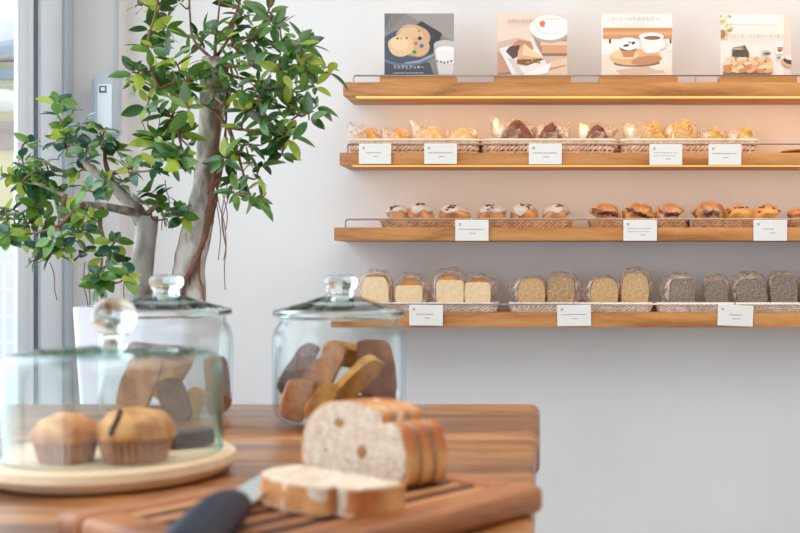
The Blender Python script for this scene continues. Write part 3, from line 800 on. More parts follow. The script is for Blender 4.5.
def pillow_bag(hw, h, hd, seed, lflare=1.0, rflare=1.0, peak=0.0):
    """crinkled pillow pack lying along x: flat tall seals at both ends, bulging belly between"""
    bm = bmesh.new(); n, m_ = 22, 16; rings = []
    r = random.Random(seed)
    for i in range(n+1):
        s = -1+2*i/n; e = abs(s)
        bulge = max(0.0, 1-e**2.6)
        fl = (lflare if s < 0 else rflare)
        top = h*(0.62+0.25*bulge+0.25*peak*(1-e))*(1+(fl-0.62)*e**3)
        ring = []
        for k in range(m_):
            a = 2*PI*k/m_
            y = math.cos(a)*hd*(0.12+0.88*bulge**0.7)
            z = top*(0.5+0.5*math.sin(a))
            x = s*hw
            c = Vector((x, y, z))
            amp = 0.0045+0.006*e
            c += Vector((nz(c, 38, seed), nz(c, 38, seed+9), nz(c, 38, seed+5)))*amp + Vector((nz(c, 95, seed+2), nz(c, 95, seed+3), nz(c, 95, seed+4)))*0.003
            c.z = max(c.z, 0.0006)
            ring.append(bm.verts.new(c))
        rings.append(ring)
    for a, b in zip(rings, rings[1:]):
        e_ = abs(sum(v.co.x for v in a+b)/len(a+b))/hw
        for k in range(m_):
            f_ = bm.faces.new((a[k], a[(k+1) % m_], b[(k+1) % m_], b[k])); f_.material_index = 1 if e_ > 0.5 else 0
    bm.faces.new(rings[0]).material_index = 1; bm.faces.new(rings[-1][::-1]).material_index = 1
    return bm

def scone(bag0, bag1, bag_top, s0, s1, s_top, m, label, group, d=3.2, lf=1.1, rf=0.9, peak=0.0, top=0.0, seed=1, fm='film', rz=0.0):
    z0 = ZT[2]+0.0059
    def zz(py): return CZ-(py-267)/F*d-z0
    cx = px2x((bag0+bag1)/2, d)
    t = thing('bagged_scone', label, 'scone', (cx, d, z0), rz, group)
    hw = (px2x(bag1, d)-px2x(bag0, d))/2
    sw = (px2x(s1, d)-px2x(s0, d))/2; sx = px2x((s0+s1)/2, d)-cx
    bm = wedge(sw*1.2, zz(s_top)*1.06, 0.064, seed, top)
    bmesh.ops.translate(bm, verts=bm.verts[:], vec=(sx, -0.006, 0.001))
    obj('scone', contain(bm, t), M[m], t, angle=60)
    obj('wrapper', contain(pillow_bag(hw, zz(bag_top), 0.042, seed, lf, rf, peak), t), [M[fm], M['film_end']], t, angle=50)
    return t
G = 'bagged scones on the second shelf'
scone(348, 379, 120.5, 354.5, 379.5, 131, 'scone', 'golden scone at the shelf end in the bag with the tallest pleated left side', G, lf=1.25, rf=0.7, seed=1, top=0.4)
scone(381, 410, 124.5, 390, 409, 131.8, 'scone', 'golden scone in a low clear bag, second from the shelf end', G, lf=1.15, rf=0.75, seed=2, top=0.2)
scone(412, 444.5, 122.5, 421, 443, 130, 'scone_pale', 'craggy golden scone in a bag with an upright left corner, third from the shelf end', G, lf=1.3, rf=0.75, seed=3)
scone(446, 478.5, 125.5, 452, 474, 131.5, 'scone_pale', 'flat pale golden scone in a bag just left of the chocolate scones', G, lf=0.9, rf=1.05, seed=4)
scone(492.5, 534, 118.5, 502.5, 531.5, 123.5, 'scone_choc', 'largest chocolate scone, in the tall bag beside the golden scones', G, lf=1.3, rf=0.9, peak=0.5, seed=5, fm='film_w')
scone(534.5, 569, 120, 539.5, 561.5, 126.5, 'scone_choc', 'chocolate scone in a bag with a raised right corner, above the price card', G, lf=0.95, rf=1.25, peak=0.4, seed=6, fm='film_w')
scone(578, 617, 121.5, 586, 607.5, 127.8, 'scone_choc', 'chocolate scone with a pointed top at the right end of its basket', G, lf=1.25, rf=0.95, peak=0.4, seed=7, fm='film_w')
scone(624, 662, 121, 643, 662.5, 124.5, 'scone_nut', 'narrow pointed flecked scone at the left end of the rightmost scone basket', G, lf=1.1, rf=0.9, peak=0.7, seed=8, fm='film_w')
scone(662.5, 696.5, 121.5, 667.5, 693.5, 123.5, 'scone_nut', 'widest flecked yellow scone, peaked, second in the rightmost scone basket', G, lf=0.9, rf=1.1, peak=0.8, seed=9, fm='film_w', top=0.3)
scone(697, 725, 126.5, 707.5, 720.5, 130.5, 'scone_green', 'small greenish-yellow scone in a loose crinkled bag, third in the rightmost scone basket', G, lf=0.9, rf=1.0, peak=0.3, seed=10, fm='film_w')
scone(725.5, 758, 127, 736.5, 753, 130, 'scone_green', 'small greenish-yellow scone at the far right end of the rightmost scone basket', G, lf=0.95, rf=1.1, peak=0.2, seed=11, fm='film_w')

# ------------------------------------------------------------------ buns (third shelf)
M['bun'] = mat('bun_crust', srgb(188, 116, 56), 0.4, srgb(228, 168, 102), scale=18, bump=0.25, bscale=70, coat=0.2)
M['bun_gold'] = mat('bun_golden', srgb(204, 134, 52), 0.4, srgb(234, 178, 92), scale=18, bump=0.25, bscale=70, coat=0.2)
M['bun_brown'] = mat('bun_brown', srgb(166, 98, 46), 0.4, srgb(228, 168, 100), scale=26, bump=0.3, bscale=70, coat=0.25)
M['icing'] = mat('white_icing', srgb(240, 234, 230), 0.3, srgb(250, 247, 245), scale=30, coat=0.3)
M['berry'] = mat('dark_berry', srgb(44, 38, 58), 0.35, srgb(78, 66, 92), scale=60, coat=0.3)
M['jam'] = mat('dark_jam', srgb(70, 36, 38), 0.25, srgb(104, 58, 60), scale=50, coat=0.4)
M['raisin'] = mat('raisin', srgb(64, 38, 28), 0.4)
def bun_fn(rx, ry, h, seed, amp=0.1):
    def fn(v):
        k = 1+amp*nz(v, 1.7, seed)+0.35*amp*nz(v, 5, seed)
        x, y = v.x*rx*k, v.y*ry*k
        z = v.z
        z = (abs(z)**0.8)*(1 if z > 0 else -1)
        zz = h*0.42+z*(h*0.58 if z > 0 else h*0.42)*(1+amp*0.7*nz(v, 2.2, seed+3))
        return Vector((x, y, max(zz, 0.0)))
    return fn
def bun(px0, px1, top, kind, label, seed, d=3.19, tiltz=0.0, skew=0.0):
    z0 = ZT[3]+0.0059
    r = (px2x(px1, d)-px2x(px0, d))/2*0.965
    h = CZ-(top-267)/F*d-z0
    t = thing('bun', label, 'bun', (px2x((px0+px1)/2, d), d, z0), tiltz, 'buns on the third shelf')
    f0 = bun_fn(r, min(r, 0.045), h, seed, {'iced': 0.16, 'jam': 0.17, 'raisin': 0.16, 'ridged': 0.16}[kind])
    def f(v):
        p = f0(v); p.x += skew*p.z; return p
    bm = lump(bmesh.new(), f, *((64, 40) if kind in ('jam', 'ridged') else (36, 22)))
    if kind in ('jam', 'ridged'):
        for v in bm.verts:
            w_ = v.co.x*(200+20*(seed % 3))+v.co.z*170*(1 if seed % 2 else -1)+seed+1.5*nz(v.co, 25, seed)
            v.co *= 1+0.028*math.sin(w_)
            v.co.z = max(v.co.z, 0)
        if kind == 'jam':
            for fc in bm.faces:
                c = fc.calc_center_median()
                if c.y < 0 and 0.40 < c.z/h+0.25*nz(c, 22, seed)+0.12*c.x/r < 0.62 and abs(c.x) < r*0.8 and nz(c, 30, seed+7) > -0.25: fc.material_index = 1
    contain(bm, t)
    base = obj('crust', bm, [M[{'iced': 'bun', 'jam': 'bun_brown', 'raisin': 'bun_gold', 'ridged': 'bun'}[kind]], M['jam']], t, angle=180)
    if kind == 'iced':
        def fi(v):
            # icing: a cap that follows the crust with a wavy edge
            th = math.acos(max(-1, min(1, v.z))); ph = math.atan2(v.y, v.x)
            lim = 1.28+0.5*nz((math.cos(ph), math.sin(ph), 0), 1.7, seed+20)
            th2 = th/PI*lim
            w = Vector((math.sin(th2)*math.cos(ph), math.sin(th2)*math.sin(ph), math.cos(th2)))
            p = f(w); q = p*1.0
            return q+Vector((w.x*0.0015, w.y*0.0015, 0.0018 if th < PI*0.97 else 0))
        bm = bmesh.new(); nu, nv = 32, 12; rings = []
        for j in range(nv+1):
            th = PI*j/nv
            rings.append([bm.verts.new(fi(Vector((math.sin(th)*math.cos(2*PI*i/nu), math.sin(th)*math.sin(2*PI*i/nu), math.cos(th)))))for i in range(nu if j else 1)] if j < nv else
                         [bm.verts.new(fi(Vector((0.0015*math.cos(2*PI*i/nu), 0.0015*math.sin(2*PI*i/nu), -0.99999)))) for i in range(nu)])
        for a, b in zip(rings, rings[1:]):
            for i in range(nu):
                k = (i+1) % nu
                if len(a) == 1: bm.faces.new((a[0], b[i], b[k]))
                else: bm.faces.new((a[i], b[i], b[k], a[k]))
        bmesh.ops.solidify(bm, geom=bm.faces[:], thickness=-0.0012)
        obj('icing', bm, M['icing'], t, angle=180)
        rb = random.Random(seed); bm = bmesh.new()
        cx, cy = rb.uniform(-0.25, 0.3), rb.uniform(-0.75, -0.45)
        for k in range(9):
            v = Vector((cx+rb.uniform(-0.3, 0.3), cy+rb.uniform(-0.24, 0.24), 0)); v.z = math.sqrt(max(0.05, 1-v.x**2-v.y**2))
            p = f(v.normalized()); rad = rb.uniform(0.0028, 0.0052)
            b2 = bmesh.new(); bmesh.ops.create_icosphere(b2, subdivisions=2, radius=rad)
            for q in b2.verts: q.co = Vector((q.co.x*1.3, q.co.y, q.co.z*0.6))+p+Vector((0, 0, 0.0018))
            me = bpy.data.meshes.new('x'); b2.to_mesh(me); b2.free(); bm.from_mesh(me); bpy.data.meshes.remove(me)
        obj('berry_topping', bm, M['berry'], t, angle=180)
    elif kind == 'raisin':
        rb = random.Random(seed)
        bm = bmesh.new()
        for k in range(7):
            v = Vector((rb.uniform(-0.8, 0.8), -rb.uniform(0.35, 1.0), rb.uniform(0.05, 1.1))).normalized()
            p = f(v)
            b2 = bmesh.new(); bmesh.ops.create_icosphere(b2, subdivisions=2, radius=0.0035)
            for q in b2.verts: q.co = Vector((q.co.x*1.5, q.co.y, q.co.z*0.8))+p
            me = bpy.data.meshes.new('x'); b2.to_mesh(me); b2.free(); bm.from_mesh(me); bpy.data.meshes.remove(me)
        obj('raisins', bm, M['raisin'], t, angle=180)
    # tight clear wrapper
    if kind != 'jam' or seed % 2:
        def fw(v):
            p = f(v); c = Vector((p.x*1.02, p.y*1.04, p.z*1.04+0.001))
            return c+Vector((nz(c, 90, seed), nz(c, 90, seed+1), abs(nz(c, 90, seed+2))))*0.0022
        obj('wrapper', contain(lump(bmesh.new(), fw, 30, 16), t), M['film_t'], t, smooth=False)
    return t
bun(385.5, 411, 205.8, 'iced', 'white-iced bun at the left end of the long tan basket', 1)
bun(409.5, 437, 203.2, 'iced', 'tallest white-iced bun, second from the left end of the long tan basket', 2, skew=-0.25)
bun(439.5, 472.5, 205, 'iced', 'iced bun with bare brown right side, third in the long tan basket', 3, skew=-0.1)
bun(477, 507, 204.2, 'iced', 'white-iced bun just right of the price card, fourth in the long tan basket', 4)
bun(509.5, 538.5, 204.4, 'iced', 'white-iced bun second from the right end of the long tan basket', 5)
bun(542.5, 570, 205, 'iced', 'white-iced bun at the right end of the long tan basket', 6, skew=0.0)
bun(588, 621, 203.6, 'jam', 'brown jam-streaked bun at the left end of the three-bun basket', 7)
bun(621.5, 654.5, 203.2, 'jam', 'brown jam-streaked bun in the middle of the three-bun basket', 8)
bun(654.5, 685.5, 203.8, 'jam', 'brown bun with a dark jam band at the right end of the three-bun basket', 9)
bun(688.5, 721, 202, 'jam', 'tall dark-streaked bun left of the two raisin buns', 11, skew=0.2)
bun(720.5, 750.5, 205, 'raisin', 'smaller golden raisin bun between the dark-streaked bun and the wider raisin bun', 12, skew=0.15)
bun(751, 782, 204.6, 'raisin', 'wider golden raisin bun above the rightmost price card of its shelf', 13)
bun(784.5, 816, 208, 'ridged', 'ridged brown bun cut off by the picture edge', 14)

# ------------------------------------------------------------------ packaged cake slices (lowest shelf)
M['crust'] = mat('cake_crust', srgb(196, 122, 46), 0.6, srgb(226, 160, 78), scale=40, bump=0.3, bscale=90)
M['crumb_cream'] = mat('crumb_cream', srgb(240, 206, 156), 0.85, srgb(248, 226, 188), scale=120, bump=0.5, bscale=240)
M['crumb_brown'] = mat('crumb_brown', srgb(160, 124, 82), 0.85, srgb(206, 172, 124), scale=150, bump=0.5, bscale=240)
M['crumb_tan'] = mat('crumb_tan', srgb(196, 154, 100), 0.85, srgb(224, 188, 136), scale=150, bump=0.5, bscale=240)
M['crumb_grey'] = mat('crumb_grey', srgb(110, 95, 82), 0.85, srgb(164, 146, 130), scale=170, bump=0.5, bscale=240)
M['crust_grey'] = mat('crust_grey_brown', srgb(136, 110, 88), 0.7, srgb(170, 142, 116), scale=40)
def loaf_outline(hw, h, shape):
    pts = []
    if shape == 'round':
        for k in range(17):
            a = PI*k/16; c, s = math.cos(a), math.sin(a)
            x = hw*(abs(c)**0.55)*(1 if c > 0 else -1); z = h*0.42+h*0.58*(abs(s)**0.75)
            pts.append((x, z))
        pts += [(-hw*0.93, 0.003), (-hw*0.9, 0), (hw*0.9, 0), (hw*0.93, 0.003)]
    elif shape == 'chamfer':
        pts = [(hw*0.92, 0), (hw, h*0.3), (hw, h*0.68), (hw*0.9, h*0.84), (hw*0.72, h*0.97), (hw*0.5, h), (-hw*0.5, h), (-hw*0.72, h*0.97), (-hw*0.96, h*0.78), (-hw, h*0.64), (-hw*0.9, 0)]
    else:   # square
        pts = [(hw*0.9, 0), (hw, h*0.4), (hw, h*0.86), (hw*0.94, h*0.95), (hw*0.8, h*0.995), (0, h), (-hw*0.8, h*0.995), (-hw*0.94, h*0.95), (-hw, h*0.86), (-hw, h*0.4), (-hw*0.9, 0)]
    return pts
def cake_bag(hw, h, y0, y1, seed, left=0.3, right=0.3, up=0.15, closed=True):
    """crinkled film round a slice; gathered ears stick out at the sides behind the face"""
    bm = bmesh.new(); n, m_ = 9, 30; rings = []
    for i in range(n+1):
        f = i/n; y = y0+(y1-y0)*f
        ring = []
        for k in range(m_):
            a = 2*PI*k/m_; c, s = math.cos(a), math.sin(a)
            w = hw*(1+(left if c < 0 else right)*math.sin(PI*min(1, f*1.15))*abs(c)**2)
            x = w*(abs(c)**0.55)*(1 if c > 0 else -1)
            z = h*0.5+h*0.5*(abs(s)**0.6)*(1 if s > 0 else -1)
            if s > 0: z *= 1+up*math.sin(PI*min(1, f*1.1))*s
            p = Vector((x, y, z))
            amp = 0.002+0.006*math.sin(PI*f)
            p += Vector((nz(p, 45, seed), nz(p, 45, seed+4), nz(p, 45, seed+8)))*amp+Vector((nz(p, 110, seed), nz(p, 110, seed+1), nz(p, 110, seed+2)))*0.003
            p.y = max(p.y, y0-0.001); p.z = max(p.z, 0.0008)
            ring.append(bm.verts.new(p))
        rings.append(ring)
    for a, b in zip(rings, rings[1:]):
        for k in range(m_): bm.faces.new((a[k], a[(k+1) % m_], b[(k+1) % m_], b[k]))
    f0 = bm.faces.new(rings[0][::-1]); f0.material_index = 1; bm.faces.new(rings[-1])
    return bm
def cake(px0, px1, top, crumb, shape, label, seed, d=3.165, crust='crust', crown=0.0, rz=0.0, tilt=0.0, left=0.3, right=0.3, up=0.12, fm='film_c', crown_x=0.0):
    z0 = ZT[4]+0.0059
    hw = (px2x(px1, d)-px2x(px0, d))/2
    h = CZ-(top-267)/F*d-z0
    t = thing('packaged_cake_slice', label, 'cake slice', (px2x((px0+px1)/2, d), d, z0), rz, 'packaged cake slices on the lowest shelf')
    hh = h*(1-crown)
    bm = prism(bmesh.new(), loaf_outline(hw, hh, shape), 0, 0.042, 0, 0, 0, bevel=0.0015)
    c = obj('crumb', bm, M[crumb], t, angle=50)
    ol = loaf_outline(hw*1.02, hh*1.015, shape)
    bm = prism(bmesh.new(), [(x, max(z, 0.0004)) for x, z in ol], 0.0022, 0.0405)
    obj('crust', bm, M[crust], t, angle=50)
    if crown > 0:
        def fc(v):
            return Vector((crown_x*hw+v.x*hw*0.78, 0.024+v.y*0.017, hh+(v.z*h*crown if v.z > 0 else v.z*0.006)+0.0012*nz(v, 3, seed)))
        obj('crown', lump(bmesh.new(), fc, 24, 12), M['crust'], t, angle=180)
    obj('wrapper', contain(cake_bag(hw*1.06, h*1.03, -0.0035, 0.072, seed, left, right, up), t), [M[fm], M['film_flat']], t, angle=70)
    t.rotation_euler = (math.radians(-1.5), tilt, rz); t.location.z += 0.0024+abs(tilt)*hw
    return t
G4 = None
cake(361, 388.5, 275, 'crumb_cream', 'chamfer', 'cream cake slice with sloping shoulders, right behind the jar lid', 1, crown=0.08, left=0.3, right=0.2)
cake(395.2, 422.4, 278.7, 'crumb_cream', 'square', 'cream cake slice with a smooth domed golden crust, above the price card', 2, crown=0.24, left=0.2, right=0.4)
cake(436, 463.8, 274.5, 'crumb_cream', 'square', 'cream cake slice with a crust knob on top, third in the cream cake basket', 3, crown=0.18, crown_x=-0.1, left=0.45, right=0.03)
cake(464.5, 490.5, 278.8, 'crumb_cream', 'square', 'cream cake slice with a flat brown crown, last in the cream cake basket', 4, crown=0.14, left=0.03, right=0.5)
cake(518, 545, 279.5, 'crumb_tan', 'round', 'light brown round-topped slice at the left end of its basket', 5, left=0.7, right=0.08, up=0.05)
cake(547.5, 574.5, 276.6, 'crumb_brown', 'round', 'darker speckled brown slice above the price card', 6, left=0.08, right=0.5)
cake(591, 618, 279, 'crumb_tan', 'round', 'squarish light brown slice, third in the light brown basket', 7, left=0.6, right=0.12, up=0.05)
cake(621.5, 648.5, 274.3, 'crumb_tan', 'round', 'tallest light brown slice with a shiny white film ear, at its basket end', 8, left=0.1, right=0.35, up=0.16, tilt=math.radians(0.8))
cake(669.7, 695, 280, 'crumb_grey', 'round', 'dark grey round-topped slice at the left end of its basket', 9, crust='crust_grey', left=0.75, right=0.1, up=0.22, fm='film_cw')
cake(706, 728, 282.3, 'crumb_grey', 'round', 'shorter dark grey slice just left of the crooked price card top', 10, crust='crust_grey', left=0.1, right=0.28, up=0.25, fm='film_cw')
cake(737.5, 768, 281, 'crumb_grey', 'chamfer', 'dark grey slice leaning over to the left under crinkled film', 11, crust='crust_grey', left=0.3, right=0.06, up=0.25, fm='film_cw', tilt=math.radians(-5))
cake(771.3, 797.8, 276.6, 'crumb_grey', 'round', 'tallest dark grey slice, upright near the picture edge', 12, crust='crust_grey', left=0.04, right=0.1, up=0.12, fm='film_cw')
cake(801, 828, 278, 'crumb_grey', 'round', 'dark grey slice cut off by the picture edge', 13, crust='crust_grey', left=0.1, right=0.3, up=0.12, fm='film_cw')

# ------------------------------------------------------------------ table
ZTAB = 0.80
TY0, TY1 = 0.44, 1.445
t = thing('wooden_table', 'rustic wooden table in the foreground with rounded worn corner', 'table', (-0.55, 0.95, 0))
ox, oy = -0.55, 0.95
bm = bmesh.new()
ys = [(TY0, 0.72, -0.006), (0.7215, 1.145, -0.004), (1.1465, TY1, 0.0)]
for k, (a, b, xr) in enumerate(ys):
    box(bm, -1.06-ox, xr-ox, a-oy, b-oy, ZTAB-0.042, ZTAB, bevel=0.012 if k == 2 else 0.006, seg=4)
obj('tabletop', bm, M['table'], t)
bm = bmesh.new(); box(bm, -0.98-ox, -0.09-ox, 0.52-oy, 1.37-oy, ZTAB-0.13, ZTAB-0.0425); box(bm, -0.96-ox, -0.11-ox, 0.54-oy, 1.35-oy, ZTAB-0.125, ZTAB-0.05)
obj('apron', B(-0.98-ox, -0.09-ox, 0.52-oy, 1.37-oy, ZTAB-0.13, ZTAB-0.0425, bevel=0.003), M['table_leg'], t); bm.free()
for lx, ly in ((-0.97, 0.53), (-0.1, 0.53), (-0.97, 1.36), (-0.1, 1.36)):
    sx = 0.03
    obj('leg', B(lx-sx-ox, lx+sx-ox, ly-sx-oy, ly+sx-oy, 0.0, ZTAB-0.0425, bevel=0.004), M['table_leg'], t)

# ------------------------------------------------------------------ cutting board (slatted), turned on the table
u = Vector((0.62, 0.785)); u.normalize(); vv = Vector((-u.y, u.x))
ang = math.atan2(u.y, u.x)
Rc = Vector((0.004, 0.797)); LB, WB = 0.264, 0.192
cen = Rc-u*(LB/2)+vv*(WB/2)
cb_ = thing('bread_board', 'reddish slatted wooden bread board lying turned on the table', 'cutting board', (cen.x, cen.y, ZTAB+0.0006), ang)
fw = 0.030; fz = 0.020
for a, b, c, d_, nm in ((-LB/2, LB/2, -WB/2, -WB/2+fw, 'front'), (-LB/2, LB/2, WB/2-fw, WB/2, 'b')):
    obj('side_rail', B(a, b, c, d_, 0, fz, bevel=0.006, seg=4), M['walnut'], cb_)
for a, b in ((-LB/2, -LB/2+fw), (LB/2-fw+0.004, LB/2)):
    obj('end_rail', B(a, b, -WB/2+fw+.0003, WB/2-fw-.0003, 0, fz, bevel=0.005, seg=4), M['walnut'], cb_)
n = 11; yy0, yy1 = -WB/2+fw+0.001, WB/2-fw-0.001; st = (yy1-yy0)/n
for k in range(n):
    obj('slat', B(-LB/2+fw+.0004, LB/2-fw+.0036, yy0+k*st+0.0016, yy0+(k+1)*st-0.0016, 0.002, 0.0182, bevel=0.0016), M['walnut_d' if k % 2 else 'walnut_l'], cb_)
ZBD = ZTAB+0.0006+0.0182

# ------------------------------------------------------------------ bread
M['bread_crumb'] = mat('bread_crumb', srgb(202, 178, 154), 0.9, srgb(228, 210, 190), scale=130, bump=0.7, bscale=260)
M['bread_crust'] = mat('bread_crust', srgb(178, 100, 40), 0.6, srgb(226, 168, 104), scale=22, bump=0.3, bscale=80, lo=0.38, hi=0.62)
M['bread_flour'] = mat('bread_flour', srgb(206, 142, 82), 0.8, srgb(242, 222, 200), scale=60, bump=0.2)
M['bread_hole'] = mat('bread_hole', srgb(150, 104, 58), 0.9, srgb(172, 126, 78), scale=90)
HWB, HB = 0.0635, 0.0575
def bread_outline(hw, h, nf=64):
    pts = []
    for k in range(nf+1):
        a = PI*k/nf; c, s = math.cos(a), math.sin(a)
        x = hw*(abs(c)**0.78)*(1 if c > 0 else -1)
        z = 0.014+(h-0.014)*(s**0.82)*(1-0.13*max(0, c)**1.0)
        # scoring notch at about a third from the right
        q = (a-0.315*PI)/0.075
        k_ = 1-0.17*math.exp(-q*q)+0.04*math.exp(-((a-0.22*PI)/0.14)**2)
        pts.append((x*k_, 0.014+(z-0.014)*k_))
    pts += [(-hw*0.985, 0.006), (-hw*0.93, 0.0012), (-hw*0.86, 0), (hw*0.86, 0), (hw*0.93, 0.0012), (hw*0.985, 0.006)]
    return pts
def bread(loc, rot, th, label, seed, s=1.0, holes=True, hscale=1.0, flour=0.42):
    t = thing('bread_slice', label, 'bread', loc, 0, 'slices of the white loaf'); t.rotation_euler = rot
    ol = bread_outline(HWB*s, HB*s*hscale)
    bm = prism(bmesh.new(), [(x*0.955, 0.0022+z*0.945) for x, z in ol], 0, th, bevel=0.001)
    c = obj('crumb', bm, M['bread_crumb'], t, angle=50)
    bm = bmesh.new(); n = len(ol); m_ = 8
    rings = []
    for j in range(m_+1):
        y = 0.0012+(th-0.0024)*j/m_
        ring = []
        for (x, z) in ol:
            p = Vector((x, y, z)); k = nz(p, 45, seed)*0.0012
            q = Vector((x, 0, z-0.02)); l = q.length or 1
            r = Vector((x+q.x/l*k, y, max(0, z+q.z/l*k)))
            ring.append(bm.verts.new(r))
        rings.append(ring)
    for a, b in zip(rings, rings[1:]):
        for k in range(n):
            j = (k+1) % n
            f = bm.faces.new((a[j], a[k], b[k], b[j]))
            ce = f.calc_center_median()
            if nz(ce, 42, seed+5)+0.6*nz((ce.x*2.2, 0, ce.z), 30, seed+2) > flour and ce.z > 0.008: f.material_index = 1
    ia = [bm.verts.new((x*0.93, 0.0014, 0.002+z*0.93)) for x, z in ol]; ib = [bm.verts.new((x*0.93, th-0.0014, 0.002+z*0.93)) for x, z in ol]
    for k in range(n):
        j = (k+1) % n
        bm.faces.new((rings[0][k], rings[0][j], ia[j], ia[k])); bm.faces.new((rings[-1][j], rings[-1][k], ib[k], ib[j])); bm.faces.new((ia[k], ia[j], ib[j], ib[k]))
    obj('crust', bm, [M['bread_crust'], M['bread_flour']], t, angle=60)
    if holes:
        for hx_, hz_, ra, rb in holes:
            bm = bmesh.new()
            vs = [bm.verts.new((hx_+1.35*ra*math.cos(2*PI*k/14)*(1+0.25*nz((k, 0, seed), 0.7, seed)), -0.0003, hz_+1.35*rb*math.sin(2*PI*k/14))) for k in range(14)]
            f = bm.faces.new(vs); f.normal_update()
            if f.normal.y > 0: f.normal_flip()
            me = bpy.data.meshes.new('air_hole'); bm.to_mesh(me); bm.free(); me.materials.append(M['bread_hole'])
            o = bpy.data.objects.new('air_hole', me); COL.objects.link(o); o.parent = c
    return t
A_ = Vector((-0.188, 0.868)); C_ = Vector((-0.0935, 0.783))
fd = (C_-A_).normalized(); nn = Vector((-fd.y, fd.x))   # along the cut face; into the loaf
fa = math.atan2(fd.y, fd.x)
mid = (A_+C_)/2
th = 0.0115
bread((mid.x, mid.y, ZBD+0.0009), (math.radians(-3), 0, fa), th, 'front standing bread slice showing its full cut face', 3,
      holes=[(0.012, 0.021, 0.0042, 0.0036), (-0.016, 0.040, 0.0045, 0.0026), (-0.03, 0.018, 0.0014, 0.0010), (-0.005, 0.013, 0.0012, 0.001), (-0.04, 0.03, 0.0012, 0.001)])
p2 = mid+nn*(th+0.0007)+fd*0.002
bread((p2.x, p2.y, ZBD+0.0009), (math.radians(-3), 0, fa), th, 'middle standing bread slice, between the cut face and the rearmost slice', 4, 1.0, holes=None)
p3 = mid+nn*(2*th+0.0016)+fd*0.004
bread((p3.x, p3.y, ZBD+0.0009), (math.radians(-3), 0, fa), th*1.05, 'rearmost standing bread slice, nearest to the glass cookie jar', 5, 0.99, holes=None)
# slice lying flat in front
Pa, Pb = Vector((-0.175, 0.790)), Vector((-0.0815, 0.716))
fl = (Pb-Pa).normalized(); mid2 = (Pa+Pb)/2
flat_t = bread((mid2.x, mid2.y, ZBD+0.0005), (0, 0, 0), 0.0185, 'bread slice lying flat in front, beside the knife tip', 6, 0.90, holes=None, hscale=0.98, flour=0.36)
# local x along the slice's flat bottom edge, local z (dome) towards the camera, local y (thickness) upwards -> down
Xa = Vector((fl.x, fl.y, 0)); Za = Vector((fl.y, -fl.x, 0)); Ya = Za.cross(Xa)
flat_t.matrix_world = Matrix(((Xa.x, Ya.x, Za.x, mid2.x), (Xa.y, Ya.y, Za.y, mid2.y), (Xa.z, Ya.z, Za.z, ZBD+0.0006+(0.0185 if Ya.z < 0 else 0)), (0, 0, 0, 1)))

# ------------------------------------------------------------------ knife
kn = thing('bread_knife', 'kitchen knife with dark blue-black handle lying on the bread board', 'knife', (-0.1855, 0.66, ZTAB+0.0006+0.0205))
bm = bmesh.new()
out = [(-0.012, 0.012), (-0.0145, 0.06), (-0.0155, 0.11), (-0.0145, 0.178), (-0.004, 0.178), (0.002, 0.12), (0.0045, 0.05), (0.0045, 0.012)]
a = [bm.verts.new((x, y, 0.009+0.0*y)) for x, y in out]; b = [bm.verts.new((x, y, 0.0108)) for x, y in out]
bm.faces.new(a[::-1]); bm.faces.new(b)
for i in range(len(out)):
    j = (i+1) % len(out); bm.faces.new((a[i], a[j], b[j], b[i]))
Tb = Matrix.Rotation(math.radians(8), 4, 'Y') @ Matrix.Rotation(math.radians(-2.5), 4, 'X')
for v in bm.verts: v.co = Matrix.Translation((0, 0.0, 0.0)) @ (Tb @ (v.co-Vector((0, 0, 0.01))))+Vector((0, 0, 0.0098))
obj('blade', bm, M['blade'], kn, smooth=False)
bm = bmesh.new()
pts = [(0.0, 0.02, 0.010), (-0.001, 0.004, 0.0105), (0.001, -0.03, 0.0108), (0.004, -0.07, 0.0108), (0.007, -0.11, 0.0112), (0.008, -0.13, 0.010)]
sp = smooth_path(pts, 5); rads = []
for i, p in enumerate(sp):
    f = i/(len(sp)-1); rads.append(0.0102+0.0024*math.sin(PI*f)+0.0015*f if 0 < i < len(sp)-1 else 0.006)
tube(bm, sp, rads, 20)
for v in bm.verts: v.co.x *= 1.22; v.co.x -= 0.002
obj('handle', bm, M['black'], kn, angle=70)
obj('bolster', B(-0.0125, 0.0075, 0.016, 0.0235, 0.0045, 0.0155, bevel=0.003), M['blade'], kn)

# ------------------------------------------------------------------ round board with glass dome and muffins
DC = Vector((-0.3665, 0.95))
rb_ = lathe(bmesh.new(), [(0, 0), (0.09, 0), (0.098, 0.003), (0.1035, 0.010), (0.1025, 0.0165), (0.098, 0.0195), (0.0955, 0.0188), (0.093, 0.0186), (0, 0.0186)], 72)
o = obj('round_board', rb_, M['maple'], loc=(DC.x, DC.y, ZTAB+0.0004), rot=(0, 0, 0.4), angle=35)
tag(o, 'pale round wooden board under the glass dome', 'board')
ZRB = ZTAB+0.0004+0.0188
gd = thing('glass_dome', 'clear glass cake dome with ball knob on the round board', 'cake dome', (DC.x+0.0025, DC.y, ZRB))
r0, hh, tw = 0.0895, 0.0855, 0.0022
prof = [(r0, 0.0), (r0+0.0008, 0.0012), (r0, 0.003), (r0, hh-0.016), (r0-0.0015, hh-0.008), (r0-0.006, hh-0.0015), (r0-0.012, hh+0.0005), (0.05, hh+0.0022), (0.02, hh+0.0028), (0, hh+0.003)]
inn = [(max(0, r-tw) if r > 0 else 0, z-tw if z > hh-0.02 else z) for r, z in prof][::-1]
inn[-1] = (r0-tw, 0.0)
bm = lathe(bmesh.new(), prof+inn, 96, close_loop=False)
